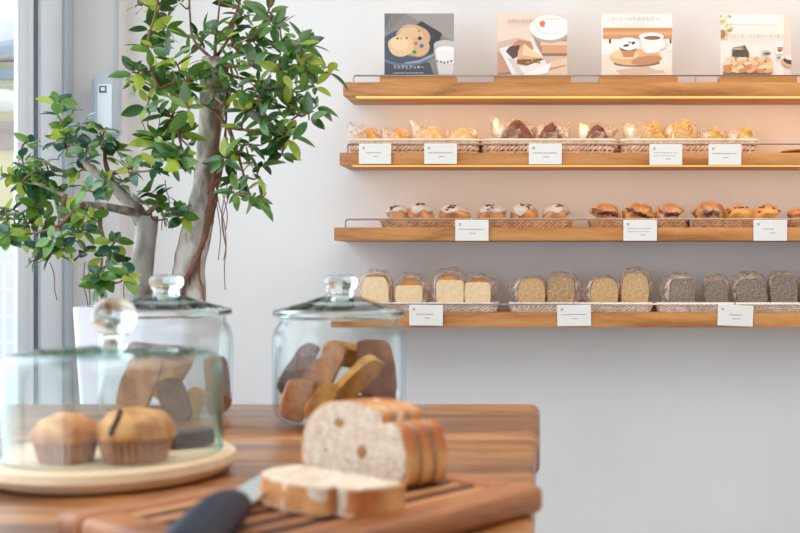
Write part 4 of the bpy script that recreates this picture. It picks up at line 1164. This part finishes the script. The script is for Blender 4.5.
# join the two rims
bm2 = obj('dome', lathe(bmesh.new(), prof+inn+[prof[0]], 96), M['dome_glass'], gd, angle=50); bm.free()
kp = [(0, hh+0.0032), (0.0105, hh+0.0032), (0.0095, hh+0.007), (0.0075, hh+0.0105), (0.0095, hh+0.014), (0.015, hh+0.019), (0.0182, hh+0.026), (0.0182, hh+0.033), (0.015, hh+0.041), (0.008, hh+0.0455), (0, hh+0.0468)]
obj('knob', lathe(bmesh.new(), kp, 40), M['lid_glass'], gd, angle=80)

M['muffin'] = mat('muffin_top', srgb(186, 114, 54), 0.6, srgb(228, 168, 102), scale=55, bump=0.5, bscale=140, lo=0.38, hi=0.62)
M['muffin_top2'] = mat('muffin_top_pale', srgb(176, 110, 58), 0.55, srgb(224, 170, 110), scale=55, bump=0.5, bscale=140)
M['case'] = mat('muffin_case', srgb(152, 102, 74), 0.7, srgb(192, 142, 112), scale=60)
M['brownie'] = mat('brownie', srgb(54, 42, 38), 0.8, srgb(86, 68, 60), scale=60, bump=0.4)
M['dark_slit'] = mat('muffin_split_dark', srgb(56, 38, 32), 0.7)  # dark tone of the tube along the muffin's split
def muffin(x, y, rc, rt, h, label, seed, slit=False, m='muffin', rz=0.0):
    t = thing('muffin', label, 'muffin', (x, y, ZRB+0.0002), rz, 'muffins under the glass dome')
    hc = h*0.52
    bm = bmesh.new(); n = 60
    for_prof = [(0, 0.0), (rc*0.86, 0.0), (rc*0.88, 0.0012)]
    rings = []
    for z, r, amp in ((0.0, rc*0.84, 0.0), (0.0, rc*0.86, 0.01), (hc*0.3, rc*0.92, 0.03), (hc*0.7, rc*0.99, 0.045), (hc, rc*1.03, 0.055)):
        rings.append([bm.verts.new((r*(1+amp*math.cos(PI*i))*math.cos(2*PI*i/n), r*(1+amp*math.cos(PI*i))*math.sin(2*PI*i/n), z)) for i in range(n)])
    for a, b in zip(rings, rings[1:]):
        for i in range(n): bm.faces.new((a[i], a[(i+1) % n], b[(i+1) % n], b[i]))
    bm.faces.new(rings[0][::-1]); bm.faces.new(rings[-1])
    obj('paper_case', bm, M['case'], t, angle=25)
    def ft(v):
        k = 1+0.10*nz(v, 1.6, seed)+0.05*nz(v, 4.5, seed+1)
        r = rt*k*(1-0.12*max(0, -v.z))
        z = hc*0.86+(h-hc*0.86)*(v.z**0.85 if v.z > 0 else 0)*(1+0.12*nz(v, 2.2, seed)) + (v.z*hc*0.2 if v.z < 0 else 0)
        return Vector((v.x*r, v.y*r, max(z, hc*0.62)))
    top = obj('muffin_top', lump(bmesh.new(), ft, 44, 24), M[m], t, angle=180)
    if slit:
        bm = bmesh.new()
        pts = []
        for k in range(13):
            a = -0.55+1.6*k/12
            v = Vector((slit, -math.cos(a)*math.sqrt(1-slit*slit), math.sin(a+0.55))).normalized()
            if v.z < 0.02: continue
            pts.append(ft(v))
        tube(bm, pts, 0.0024, 8)
        obj('split', bm, M['dark_slit'], top, angle=180)
    return t
muffin(-0.3850, 0.903, 0.0238, 0.0262, 0.0395, 'muffin in a brown case under the dome, left of the split-topped muffin', 21, m='muffin')
muffin(-0.3305, 0.908, 0.0280, 0.0315, 0.0435, 'larger muffin with a split top under the dome', 22, slit=-0.25)
bm = B(-0.021, 0.021, -0.011, 0.011, 0, 0.0135, bevel=0.002)
bmesh.ops.subdivide_edges(bm, edges=bm.edges[:], cuts=2, use_grid_fill=True)
for v in bm.verts: v.co += Vector((nz(v.co, 80, 1), nz(v.co, 80, 2), nz(v.co, 80, 3) if v.co.z > 0.004 else 0))*0.0015
o = obj('brownie', bm, M['brownie'], loc=(-0.3085, 0.974, ZRB+0.0014), rot=(0, math.radians(-2), math.radians(32)), angle=60)
tag(o, 'dark brownie piece under the dome, right of the muffins', 'brownie')

# ------------------------------------------------------------------ glass cookie jars
M['ck_tan'] = mat('cookie_tan', srgb(178, 112, 44), 0.75, srgb(222, 164, 84), scale=50, bump=0.4, bscale=130)
M['ck_brown'] = mat('cookie_brown', srgb(128, 68, 32), 0.75, srgb(172, 106, 58), scale=50, bump=0.4, bscale=130)
M['ck_pink'] = mat('cookie_pinkish', srgb(158, 96, 60), 0.75, srgb(206, 150, 108), scale=50, bump=0.4, bscale=130)
M['ck_dark'] = mat('cookie_dark', srgb(74, 38, 24), 0.75, srgb(116, 66, 42), scale=50, bump=0.4, bscale=130)
JR = 0.0765
def jar(x, y, label, sc=1.0):
    t = thing('cookie_jar', label, 'jar', (x, y, ZTAB+0.0005), 0, 'glass cookie jars on the table')
    r = JR*sc; w = 0.0032
    hb = 0.113
    prof = [(0, 0.0015), (r*0.78, 0.0), (r*0.86, 0.0012), (r*0.94, 0.006), (r*0.985, 0.014), (r, 0.024), (r, hb-0.024), (r*0.985, hb-0.014), (r*0.95, hb-0.007), (r*0.905, hb-0.0025), (r*0.89, hb+0.0015), (r*0.895, hb+0.0045)]
    inn = [(r*0.87, hb+0.0045), (r*0.868, hb-0.002), (r*0.925, hb-0.0105), (r*0.955, hb-0.017), (r-w, hb-0.026), (r-w, 0.026), (r*0.94, 0.017), (r*0.88, 0.0105), (r*0.78, 0.008), (0, 0.0075)]
    obj('body', lathe(bmesh.new(), prof+inn, 96), M['glass'], t, angle=60)
    z = hb+0.0052
    rim = [(r*0.79, z-0.001), (r*0.83, z-0.0004), (r*0.94, z+0.0002), (r*0.985, z+0.0022), (r*0.99, z+0.0062), (r*0.965, z+0.0092), (r*0.91, z+0.0100), (r*0.885, z+0.0085), (r*0.84, z+0.0062), (r*0.79, z+0.0060)]
    shell = [(r*0.885, z+0.0089), (r*0.90, z+0.0103), (r*0.72, z+0.0140), (r*0.5, z+0.0186), (r*0.36, z+0.0222), (r*0.27, z+0.0245), (0, z+0.0247), (0, z+0.0212), (r*0.27, z+0.0209), (r*0.5, z+0.0152), (r*0.72, z+0.0106)]
    l = obj('lid', lathe(bmesh.new(), shell, 96, close_loop=True), M['lid_glass'], t, angle=50)
    obj('lid_rim', lathe(bmesh.new(), rim, 96, close_loop=True), M['lid_glass'], l, angle=50)
    kz = z+0.0246
    k = [(0, kz), (0.0165, kz), (0.0150, kz+0.003), (0.0158, kz+0.006), (0.0185, kz+0.010), (0.0205, kz+0.014), (0.0205, kz+0.019), (0.0185, kz+0.0225), (0.0135, kz+0.0245), (0, kz+0.025)]
    obj('knob', lathe(bmesh.new(), k, 10), M['lid_glass'], l, angle=30)
    return t
J1 = Vector((-0.2325, 1.29)); J2 = Vector((-0.444, 1.32))
jar(J1.x, J1.y, 'glass cookie jar with lid behind the sliced bread')
jar(J2.x, J2.y, 'glass cookie jar with lid behind the glass dome', 1.0)
def cookie(loc, rot, L_, W_, T_, m, label, seed, group, bend=0.0):
    """half-moon biscotti slab: local x = length, z = height, y = thickness"""
    ol = []
    for k in range(33):
        a = PI*k/32; c, s = math.cos(a), math.sin(a)
        ol.append((L_/2*(abs(c)**0.42)*(1 if c > 0 else -1), W_*(-0.32)+W_*(s**0.55)))
    ol += [(-L_/2*0.97, -W_*0.40), (-L_/2*0.6, -W_*0.44), (L_/2*0.6, -W_*0.44), (L_/2*0.97, -W_*0.40)]
    bm = prism(bmesh.new(), ol, -T_/2, T_/2, bevel=0.0016)
    bmesh.ops.triangulate(bm, faces=[f for f in bm.faces if len(f.verts) > 4])
    bmesh.ops.subdivide_edges(bm, edges=[e for e in bm.edges if e.calc_length() > 0.008], cuts=2)
    for v in bm.verts:
        v.co += Vector((nz(v.co, 70, seed), nz(v.co, 70, seed+1), nz(v.co, 70, seed+2)))*0.0014
        v.co.y += bend*v.co.x*v.co.x
    o = obj('cookie', bm, M[m], loc=loc, rot=rot, angle=50)
    return tag(o, label, 'cookie', group)
def cpx(px, py, d): return P(px, py, d)
D2 = math.radians
G = 'cookies in the jar behind the bread'
cookie(cpx(373, 371, 1.278), (D2(-8), D2(82), D2(-24)), 0.072, 0.038, 0.009, 'ck_brown', 'broad brown flat cookie standing against the right jar wall behind the bread', 1, G)
cookie(cpx(327, 374, 1.250), (D2(-20), D2(-63), D2(20)), 0.074, 0.022, 0.013, 'ck_pink', 'pinkish cookie leaning in the middle of the jar behind the bread', 2, G)
cookie(cpx(298, 400, 1.232), (D2(-25), D2(-70), D2(48)), 0.046, 0.026, 0.014, 'ck_pink', 'rounded pale cookie at the lower left of the jar behind the bread', 3, G)
cookie(cpx(354, 384, 1.245), (D2(38), D2(-44), D2(6)), 0.078, 0.022, 0.013, 'ck_tan', 'long yellow-tan cookie lying diagonally at the centre of the jar behind the bread', 4, G)
cookie(cpx(299, 370, 1.285), (D2(-20), D2(-56), D2(25)), 0.068, 0.020, 0.012, 'ck_dark', 'reddish dark cookie leaning at the upper left of the jar behind the bread', 5, G)
cookie(cpx(348, 357, 1.295), (D2(40), D2(12), D2(15)), 0.060, 0.026, 0.012, 'ck_tan', 'tan cookie lying on top at the back of the jar behind the bread', 6, G)
cookie(cpx(322, 402, 1.228), (D2(-10), D2(-52), D2(30)), 0.048, 0.018, 0.011, 'ck_tan', 'small tan cookie between the leaning ones low in the jar behind the bread', 7, G)
cookie(cpx(366, 401, 1.29), (D2(80), D2(0), D2(10)), 0.07, 0.030, 0.012, 'ck_dark', 'dark cookie lying flat near the bottom of the jar behind the bread', 8, G)
cookie(cpx(335, 410, 1.30), (D2(84), D2(0), D2(70)), 0.07, 0.030, 0.012, 'ck_dark', 'dark cookie on the bottom of the jar behind the bread, under the leaning ones', 9, G)
cookie(cpx(366, 376, 1.31), (D2(20), D2(60), D2(-25)), 0.06, 0.030, 0.011, 'ck_dark', 'dark cookie leaning behind the broad brown one in the jar behind the bread', 10, G)
cookie(cpx(313, 385, 1.275), (D2(-15), D2(-58), D2(15)), 0.066, 0.022, 0.012, 'ck_brown', 'brown cookie leaning between the dark and the pinkish one behind the bread', 18, G)
G = 'cookies in the jar behind the dome'
cookie(cpx(216, 385, 1.31), (D2(0), D2(82), D2(66)), 0.070, 0.028, 0.011, 'ck_brown', 'brown cookie standing against the right wall of the jar behind the dome', 11, G)
cookie(cpx(193, 408, 1.285), (D2(-12), D2(-60), D2(20)), 0.048, 0.022, 0.012, 'ck_tan', 'tan cookie low at the right in the jar behind the dome', 12, G)
cookie(cpx(172, 402, 1.27), (D2(-8), D2(70), D2(-8)), 0.056, 0.026, 0.012, 'ck_dark', 'dark cookie in the middle of the jar behind the dome', 13, G)
cookie(cpx(142, 385, 1.29), (D2(-10), D2(-70), D2(8)), 0.072, 0.034, 0.011, 'ck_pink', 'pale cookie leaning at the left in the jar behind the dome', 14, G)
cookie(cpx(160, 352, 1.32), (D2(75), D2(6), D2(10)), 0.072, 0.034, 0.011, 'ck_brown', 'brown cookie lying on top in the jar behind the dome', 15, G)
cookie(cpx(165, 410, 1.34), (D2(84), D2(0), D2(40)), 0.08, 0.034, 0.012, 'ck_brown', 'brown cookie lying at the bottom of the jar behind the dome', 16, G)
cookie(cpx(172, 374, 1.345), (D2(-15), D2(-60), D2(0)), 0.07, 0.034, 0.012, 'ck_tan', 'tan cookie leaning at the back of the jar behind the dome', 17, G)

# ------------------------------------------------------------------ potted fig with two trunks
DP = 2.45
pot_c = Vector((-0.858, DP))
pz = CZ-(307-267)/F*(DP-0.125)
fig = thing('potted_fig_tree', 'two-trunked fig tree in a tall white planter beside the window', 'potted tree', (pot_c.x, pot_c.y, 0))
def fl_(p): return Vector((p[0]-pot_c.x, p[1]-pot_c.y, p[2]))
hw = 0.1254
bm = bmesh.new()
def sq(h_, z): return [Vector((x, y, z)) for x, y in rrect(h_, h_, 0.018, 4)]
rings = [[bm.verts.new(p) for p in sq(a, z)] for a, z in ((hw*0.60, 0.0), (hw*0.62, 0.004), (hw, pz-0.003), (hw-0.002, pz), (hw-0.016, pz), (hw-0.018, pz-0.003), (hw-0.03, pz-0.12))]
for a, b in zip(rings, rings[1:]):
    n = len(a)
    for k in range(n): bm.faces.new((a[k], a[(k+1) % n], b[(k+1) % n], b[k]))
bm.faces.new(rings[0][::-1]); bm.faces.new(rings[-1])
obj('planter', bm, M['pot'], fig, angle=35)
bm = bmesh.new()
bmesh.ops.create_grid(bm, x_segments=20, y_segments=20, size=hw-0.021)
for v in bm.verts: v.co.z = pz-0.03+0.006*nz(v.co, 30, 1)
obj('soil', bm, M['soil'], fig)

def trunk(path, rads, n=14, wob=0.18, seed=1):
    sp = smooth_path(path, 8)
    rr2 = []
    for i in range(len(sp)):
        f = i/(len(sp)-1)*(len(rads)-1); k = int(min(len(rads)-2, f)); rr2.append(rads[k]+(rads[k+1]-rads[k])*(f-k))
    bm = tube(bmesh.new(), sp, rr2, n)
    for v in bm.verts:
        v.co += Vector((nz(v.co, 22, seed), nz(v.co, 22, seed+3), 0))*0.012*wob*4*0.5
    return bm, sp
def tp(px, py, d=DP): return fl_(P(px, py, d))
zs = pz-0.05
tA = [Vector((tp(141, 330).x, 0.02, zs)), tp(141, 290), tp(143, 262), tp(146, 236), tp(147, 216)]
bm, spA = trunk(tA, [0.028, 0.0255, 0.0235, 0.023, 0.0235], seed=2, wob=0.08)
trA = obj('trunk', bm, M['bark_pale'], fig, angle=180)
tB = [Vector((tp(190, 330).x, -0.01, zs)), tp(191, 300), tp(189, 276), tp(193, 250), tp(199, 220), tp(203, 190), tp(208, 155), tp(212, 120), tp(214, 85), tp(215, 58)]
bm, spB = trunk(tB, [0.034, 0.033, 0.034, 0.032, 0.028, 0.025, 0.025, 0.026, 0.026, 0.029], seed=5, wob=0.3)
trB = obj('trunk', bm, M['bark'], fig, angle=180)
trB['label'] = 'thicker trunk wound with brown aerial roots'; trA['label'] = 'smooth pale sawn-off trunk'

# limbs as (px, py, depth offset) polylines
limbsA = [[(143, 222, 0), (136, 210, -.01), (126, 199, -.02), (114, 187, -.04), (100, 176, -.05), (88, 166, -.06), (76, 150, -.06), (64, 138, -.06)],
          [(140, 214, -.01), (122, 210, -.05), (102, 206, -.08), (84, 204, -.1), (66, 196, -.1), (44, 186, -.1), (24, 180, -.1)],
          [(114, 187, -.04), (106, 165, -.03), (104, 145, -.03), (100, 132, -.03)], [(84, 204, -.1), (72, 214, -.14), (58, 226, -.16), (40, 232, -.16), (18, 236, -.14)],
          [(102, 206, -.08), (100, 226, -.1), (108, 250, -.12), (112, 268, -.12)], [(100, 176, -.05), (118, 172, -.1), (134, 166, -.12), (148, 164, -.12)],
          [(145, 216, 0), (158, 205, -.06), (168, 208, -.08), (176, 213, -.08)], [(66, 196, -.1), (60, 222, -.13), (62, 240, -.14), (50, 252, -.14)]]
limbsB = [[(214, 60, 0), (206, 72, -.02), (190, 80, -.05), (172, 84, -.08), (158, 88, -.1), (144, 82, -.1)], [(215, 58, 0), (216, 34, -.01), (219, 10, -.02), (222, -40, -.02)],
          [(213, 60, 0), (194, 40, 0), (190, 14, .02), (188, -40, .02)], [(216, 58, 0), (230, 36, .03), (236, 14, .03), (242, -10, .03), (250, -50, .03)],
          [(218, 60, 0), (240, 52, -.03), (256, 34, -.03), (268, 12, -.03), (274, -12, -.03), (284, -50, -.03)],
          [(219, 66, 0), (244, 66, -.06), (268, 62, -.08), (292, 54, -.1), (308, 48, -.1)], [(219, 72, 0), (248, 80, .04), (272, 84, .05), (296, 92, .05), (314, 86, .05)],
          [(216, 84, -.02), (236, 92, -.08), (262, 98, -.1), (286, 108, -.1), (300, 116, -.1)], [(214, 110, -.02), (228, 126, -.06), (246, 130, -.08), (268, 130, -.08), (280, 134, -.08)],
          [(228, 126, -.06), (236, 148, -.07), (244, 176, -.08), (250, 196, -.08)], [(190, 80, -.05), (178, 98, -.1), (172, 118, -.12), (164, 140, -.12), (160, 150, -.12)],
          [(158, 88, -.1), (150, 64, -.08), (148, 40, -.06), (156, 10, -.06), (158, -30, -.06)], [(206, 72, -.02), (216, 96, -.14), (222, 104, -.16)],
          [(172, 118, -.12), (180, 140, -.12), (182, 158, -.12)], [(268, 62, -.08), (280, 66, -.1), (304, 70, -.1), (322, 72, -.1)]]
nodes = {'A': [], 'B': []}
for key, limbs, r0_ in (('A', limbsA, 0.011), ('B', limbsB, 0.008)):
    for li, lb in enumerate(limbs):
        pts = [tp(x, y, DP+dz) for x, y, dz in lb]
        sp = smooth_path(pts, 5); n = len(sp)
        rb0 = r0_ if li < 2 else r0_*0.6
        if key == 'A' and li == 0: rb0 = 0.019
        if key == 'B' and li in (1, 2, 3, 4): rb0 = 0.0042
        bm = tube(bmesh.new(), sp, [max(0.0022, rb0*(1-0.8*i/(n-1))) for i in range(n)], 8)
        obj('branch', bm, M['bark' if (key == 'A' and li < 2) else 'twig'], trA if key == 'A' else trB, angle=180)
        nodes[key] += sp[2:]
rosA = [(54,108),(73,110),(62,124),(82,124),(105,130),(32,140),(57,140),(71,135),(91,143),(113,140),(22,158),(45,161),(66,150),(113,156),(134,160),(129,172),(156,168),(10,174),(26,182),(57,169),(68,186),(50,182),(87,190),(104,185),(124,181),(147,190),(158,195),(8,211),(34,206),(22,195),(45,198),(71,214),(16,227),(39,221),(145,200),(168,219),(184,219),(174,211),(9,239),(24,245),(45,260),(63,251),(87,248),(102,257),(108,281),(123,263),(129,276),(99,275),(114,242),(2,233),(60,232),(84,230),(-8,200),(-12,240),(30,228),(78,172),(96,218),(-5,180),(58,200),(30,262),(14,216),(52,240),(36,172),(88,158),(72,262)]
rosB = [(166,27),(169,39),(150,33),(132,72),(138,84),(153,48),(147,72),(159,78),(153,96),(162,112),(171,120),(189,110),(180,97),(189,55),(207,33),(201,39),(223,36),(235,27),(247,20),(270,15),(282,20),(273,27),(256,45),(246,53),(282,42),(297,39),(313,42),(285,54),(300,54),(288,69),(306,57),(327,72),(315,87),(306,72),(279,66),(267,72),(261,60),(282,90),(264,99),(276,105),(288,105),(300,114),(309,120),(291,120),(318,105),(279,138),(291,135),(261,120),(249,90),(238,75),(222,81),(207,87),(222,105),(231,99),(252,144),(282,154),(234,156),(180,135),(156,135),(153,147),(177,150),(189,147),(154,135),(181,154),(182,164),(171,168),(221,160),(238,154),(236,181),(236,193),(252,206),(263,199),(258,171),(284,157),(275,140),(247,191),(159,6),(240,6),(135,6),(156,12),(180,3),(158,-26),(190,-38),(222,-38),(250,-46),(284,-46),(204,60),(176,62),(168,58),(196,70),(230,60),(245,110),(240,125),(270,88),(252,66),(186,84),(166,96),(146,110),(258,82),(292,82),(270,118),(296,100),(204,104),(268,48),(176,76),(190,94),(236,88),(258,106),(232,46),(214,70),(246,38)]
leaf_bms = {}
def leaf(bm, base, direc, normal, L_, W_, curl):
    x = direc.normalized(); z = (normal-x*normal.dot(x)); z = z.normalized() if z.length > 1e-4 else Vector((0, 0, 1)); y = z.cross(x)
    n = 7; rows = []
    for i in range(n+1):
        f = i/n; w = W_/2*(math.sin(PI*min(1, f**0.85))**0.75) if 0 < i < n else 0
        c = base+x*(L_*(0.1+0.9*f))+z*(-curl*L_*f*f)
        if i in (0, n): rows.append([bm.verts.new(c)])
        else: rows.append([bm.verts.new(c+y*w+z*w*0.22), bm.verts.new(c), bm.verts.new(c-y*w+z*w*0.22)])
    st = bm.verts.new(base)
    fs = []
    for a, b in zip(rows, rows[1:]):
        if len(a) == 1: fs += [bm.faces.new((a[0], b[0], b[1])), bm.faces.new((a[0], b[1], b[2]))]
        elif len(b) == 1: fs += [bm.faces.new((a[0], b[0], a[1])), bm.faces.new((a[1], b[0], a[2]))]
        else: fs += [bm.faces.new((a[0], b[0], b[1], a[1])), bm.faces.new((a[1], b[1], b[2], a[2]))]
    q = rows[1]
    s = 0.0012
    try: fs.append(bm.faces.new((st, rows[0][0], q[1])))
    except ValueError: pass
    return fs
rl = random.Random(21)
for key, ros, ml, Lr in (('A', rosA, ['leaf_a', 'leaf_d', 'leaf_b', 'leaf_c'], (0.029, 0.046)), ('B', rosB, ['leaf_a', 'leaf_b', 'leaf_c', 'leaf_d'], (0.034, 0.064))):
    bm = bmesh.new(); tw = bmesh.new(); nd = list(nodes[key]); tr_ = trA if key == 'A' else trB
    ros = ros+[(x+rl.uniform(-9, 9), y+rl.uniform(-9, 9)) for (x, y) in rl.sample(ros, 22 if key == 'A' else 26)]
    pts = []
    for (x, y) in ros:
        q = tp(x, y, DP); near = min(nd, key=lambda p: (p.x-q.x)**2+(p.z-q.z)**2)
        dep = max(-0.28, min(0.22, near.y+rl.uniform(-0.09, 0.07)))
        pts.append((tp(x, y, DP+dep), near))
    pts.sort(key=lambda t_: (t_[0]-t_[1]).length)
    for c, _ in pts:
        near = min(nd, key=lambda p: (p-c).length)
        midp = (near+c)/2+Vector((rl.uniform(-.01, .01), rl.uniform(-.01, .01), rl.uniform(-.012, .012)))
        sp = smooth_path([near, midp, c], 4)
        tube(tw, sp, [0.0026-0.0010*i/(len(sp)-1) for i in range(len(sp))], 6)
        nd += sp[3:]
        grow = (c-near); grow = grow.normalized() if grow.length > 1e-4 else Vector((0, 0, 1))
        up = (grow*0.7+Vector((0, -0.25, 0.55))).normalized()
        nl = rl.randint(5, 8) if key == 'A' else rl.randint(4, 6)
        a0 = rl.uniform(0, 2*PI)
        s1 = up.orthogonal().normalized(); s2 = up.cross(s1)
        for k in range(nl):
            a = a0+2.4*k; tilt = rl.uniform(-0.1, 0.75)
            d_ = (s1*math.cos(a)+s2*math.sin(a))+up*tilt
            L_ = rl.uniform(*Lr)*(0.8 if tilt > 0.5 else 1); Wd = L_*(rl.uniform(0.48, 0.62) if key == 'A' else rl.uniform(0.31, 0.43))
            b0 = c-grow*rl.uniform(0, 0.02)
            fs = leaf(bm, b0, d_, up+Vector((rl.uniform(-.3, .3), rl.uniform(-.3, .3), rl.uniform(-.1, .4))), L_, Wd, rl.uniform(0.02, 0.3))
            w_ = (0, 0, 0, 1, 1, 2, 3, 3) if key == 'A' else (0, 0, 0, 0, 1, 1, 1, 2)
            mi_ = rl.choice(w_)
            if key == 'A':
                low = (c.z < tp(0, 215).z)  # lower leaves more often yellow-green: backlight put into their colour
                mi_ = rl.choice((0, 1, 1, 2) if rl.random() < (0.45 if low else 0.66) else (2, 3, 2))
            for f in fs: f.material_index = mi_
    me = bpy.data.meshes.new('foliage'); bm.to_mesh(me); bm.free()
    for k in ml: me.materials.append(M[k])
    for p in me.polygons: p.use_smooth = True
    o = bpy.data.objects.new('foliage', me); COL.objects.link(o); o.parent = tr_
    o['label'] = 'rounder green leaves with bluish sky sheen painted in' if key == 'A' else 'longer deep green leaves'
    o = obj('twigs', tw, M['twig'], tr_, angle=180); o['kind'] = 'stuff'
# aerial roots wound round the thick trunk and hanging free
bm = bmesh.new(); ra = random.Random(3)
nB = len(spB)
for k in range(9):
    i0 = ra.randint(int(nB*0.62), nB-3); i1 = ra.randint(int(nB*0.02)+1, int(nB*0.55)); a = ra.uniform(-1.1, 1.0); tw_ = ra.uniform(-1.6, 0.6)
    pts = []
    for j in range(i0, i1, -3):
        f = (i0-j)/max(1, i0-i1); c = spB[j]
        zf = 1-f
        rr3 = 0.029+0.004*ra.random()+(0.006 if k % 5 == 0 else 0)
        aa = a+tw_*f+0.25*math.sin(f*9+k)
        pts.append(c+Vector((math.cos(aa)*rr3, math.sin(aa)*rr3-0.0, 0)))
    if len(pts) > 2: tube(bm, smooth_path(pts, 3), ra.uniform(0.0012, 0.0028), 5)
main = [spB[int(nB*f)]+Vector((x_, y_, 0)) for f, x_, y_ in ((0.80, 0.02, -0.02), (0.62, 0.024, -0.022), (0.48, 0.026, -0.022), (0.36, 0.026, -0.026), (0.27, 0.016, -0.033), (0.19, -0.002, -0.038), (0.12, -0.014, -0.036), (0.03, -0.012, -0.034))]
tube(bm, smooth_path(main, 6), 0.0055, 7)
for x0_, y0_, ln, dx in ((226, 150, 95, -2), (232, 150, 60, 6), (218, 180, 110, 10), (228, 190, 70, -6), (216, 140, 120, 2), (222, 150, 80, 3), (152, 100, 40, -3), (156, 96, 60, 2), (147, 110, 30, -6), (160, 130, 40, -2), (168, 180, 50, -4)):
    pts = [tp(x0_+dx*f+3*math.sin(f*7+x0_), y0_+ln*f, DP-0.03) for f in (0, .2, .4, .6, .8, 1)]
    tube(bm, smooth_path(pts, 4), 0.0011, 5)
o = obj('aerial_roots', bm, M['root'], trB, angle=180); o['kind'] = 'stuff'
bm = bmesh.new()
for x0_, y0_, x1_, y1_ in ((84, 262, 87, 312), (91, 262, 88, 312), (94, 270, 100, 312), (104, 270, 103, 312), (101, 280, 104, 310), (50, 262, 58, 300), (128, 262, 122, 314)):
    pts = [tp(x0_+(x1_-x0_)*f+1.5*math.sin(f*6+x0_), y0_+(y1_-y0_)*f, DP-0.05) for f in (0, .25, .5, .75, 1)]
    tube(bm, smooth_path(pts, 4), 0.0011, 5)
tube(bm, smooth_path([tp(102, 258), tp(101, 275), tp(104, 292), tp(104, 316)], 4), 0.0028, 6)
o = obj('aerial_roots', bm, M['root'], trA, angle=180); o['kind'] = 'stuff'
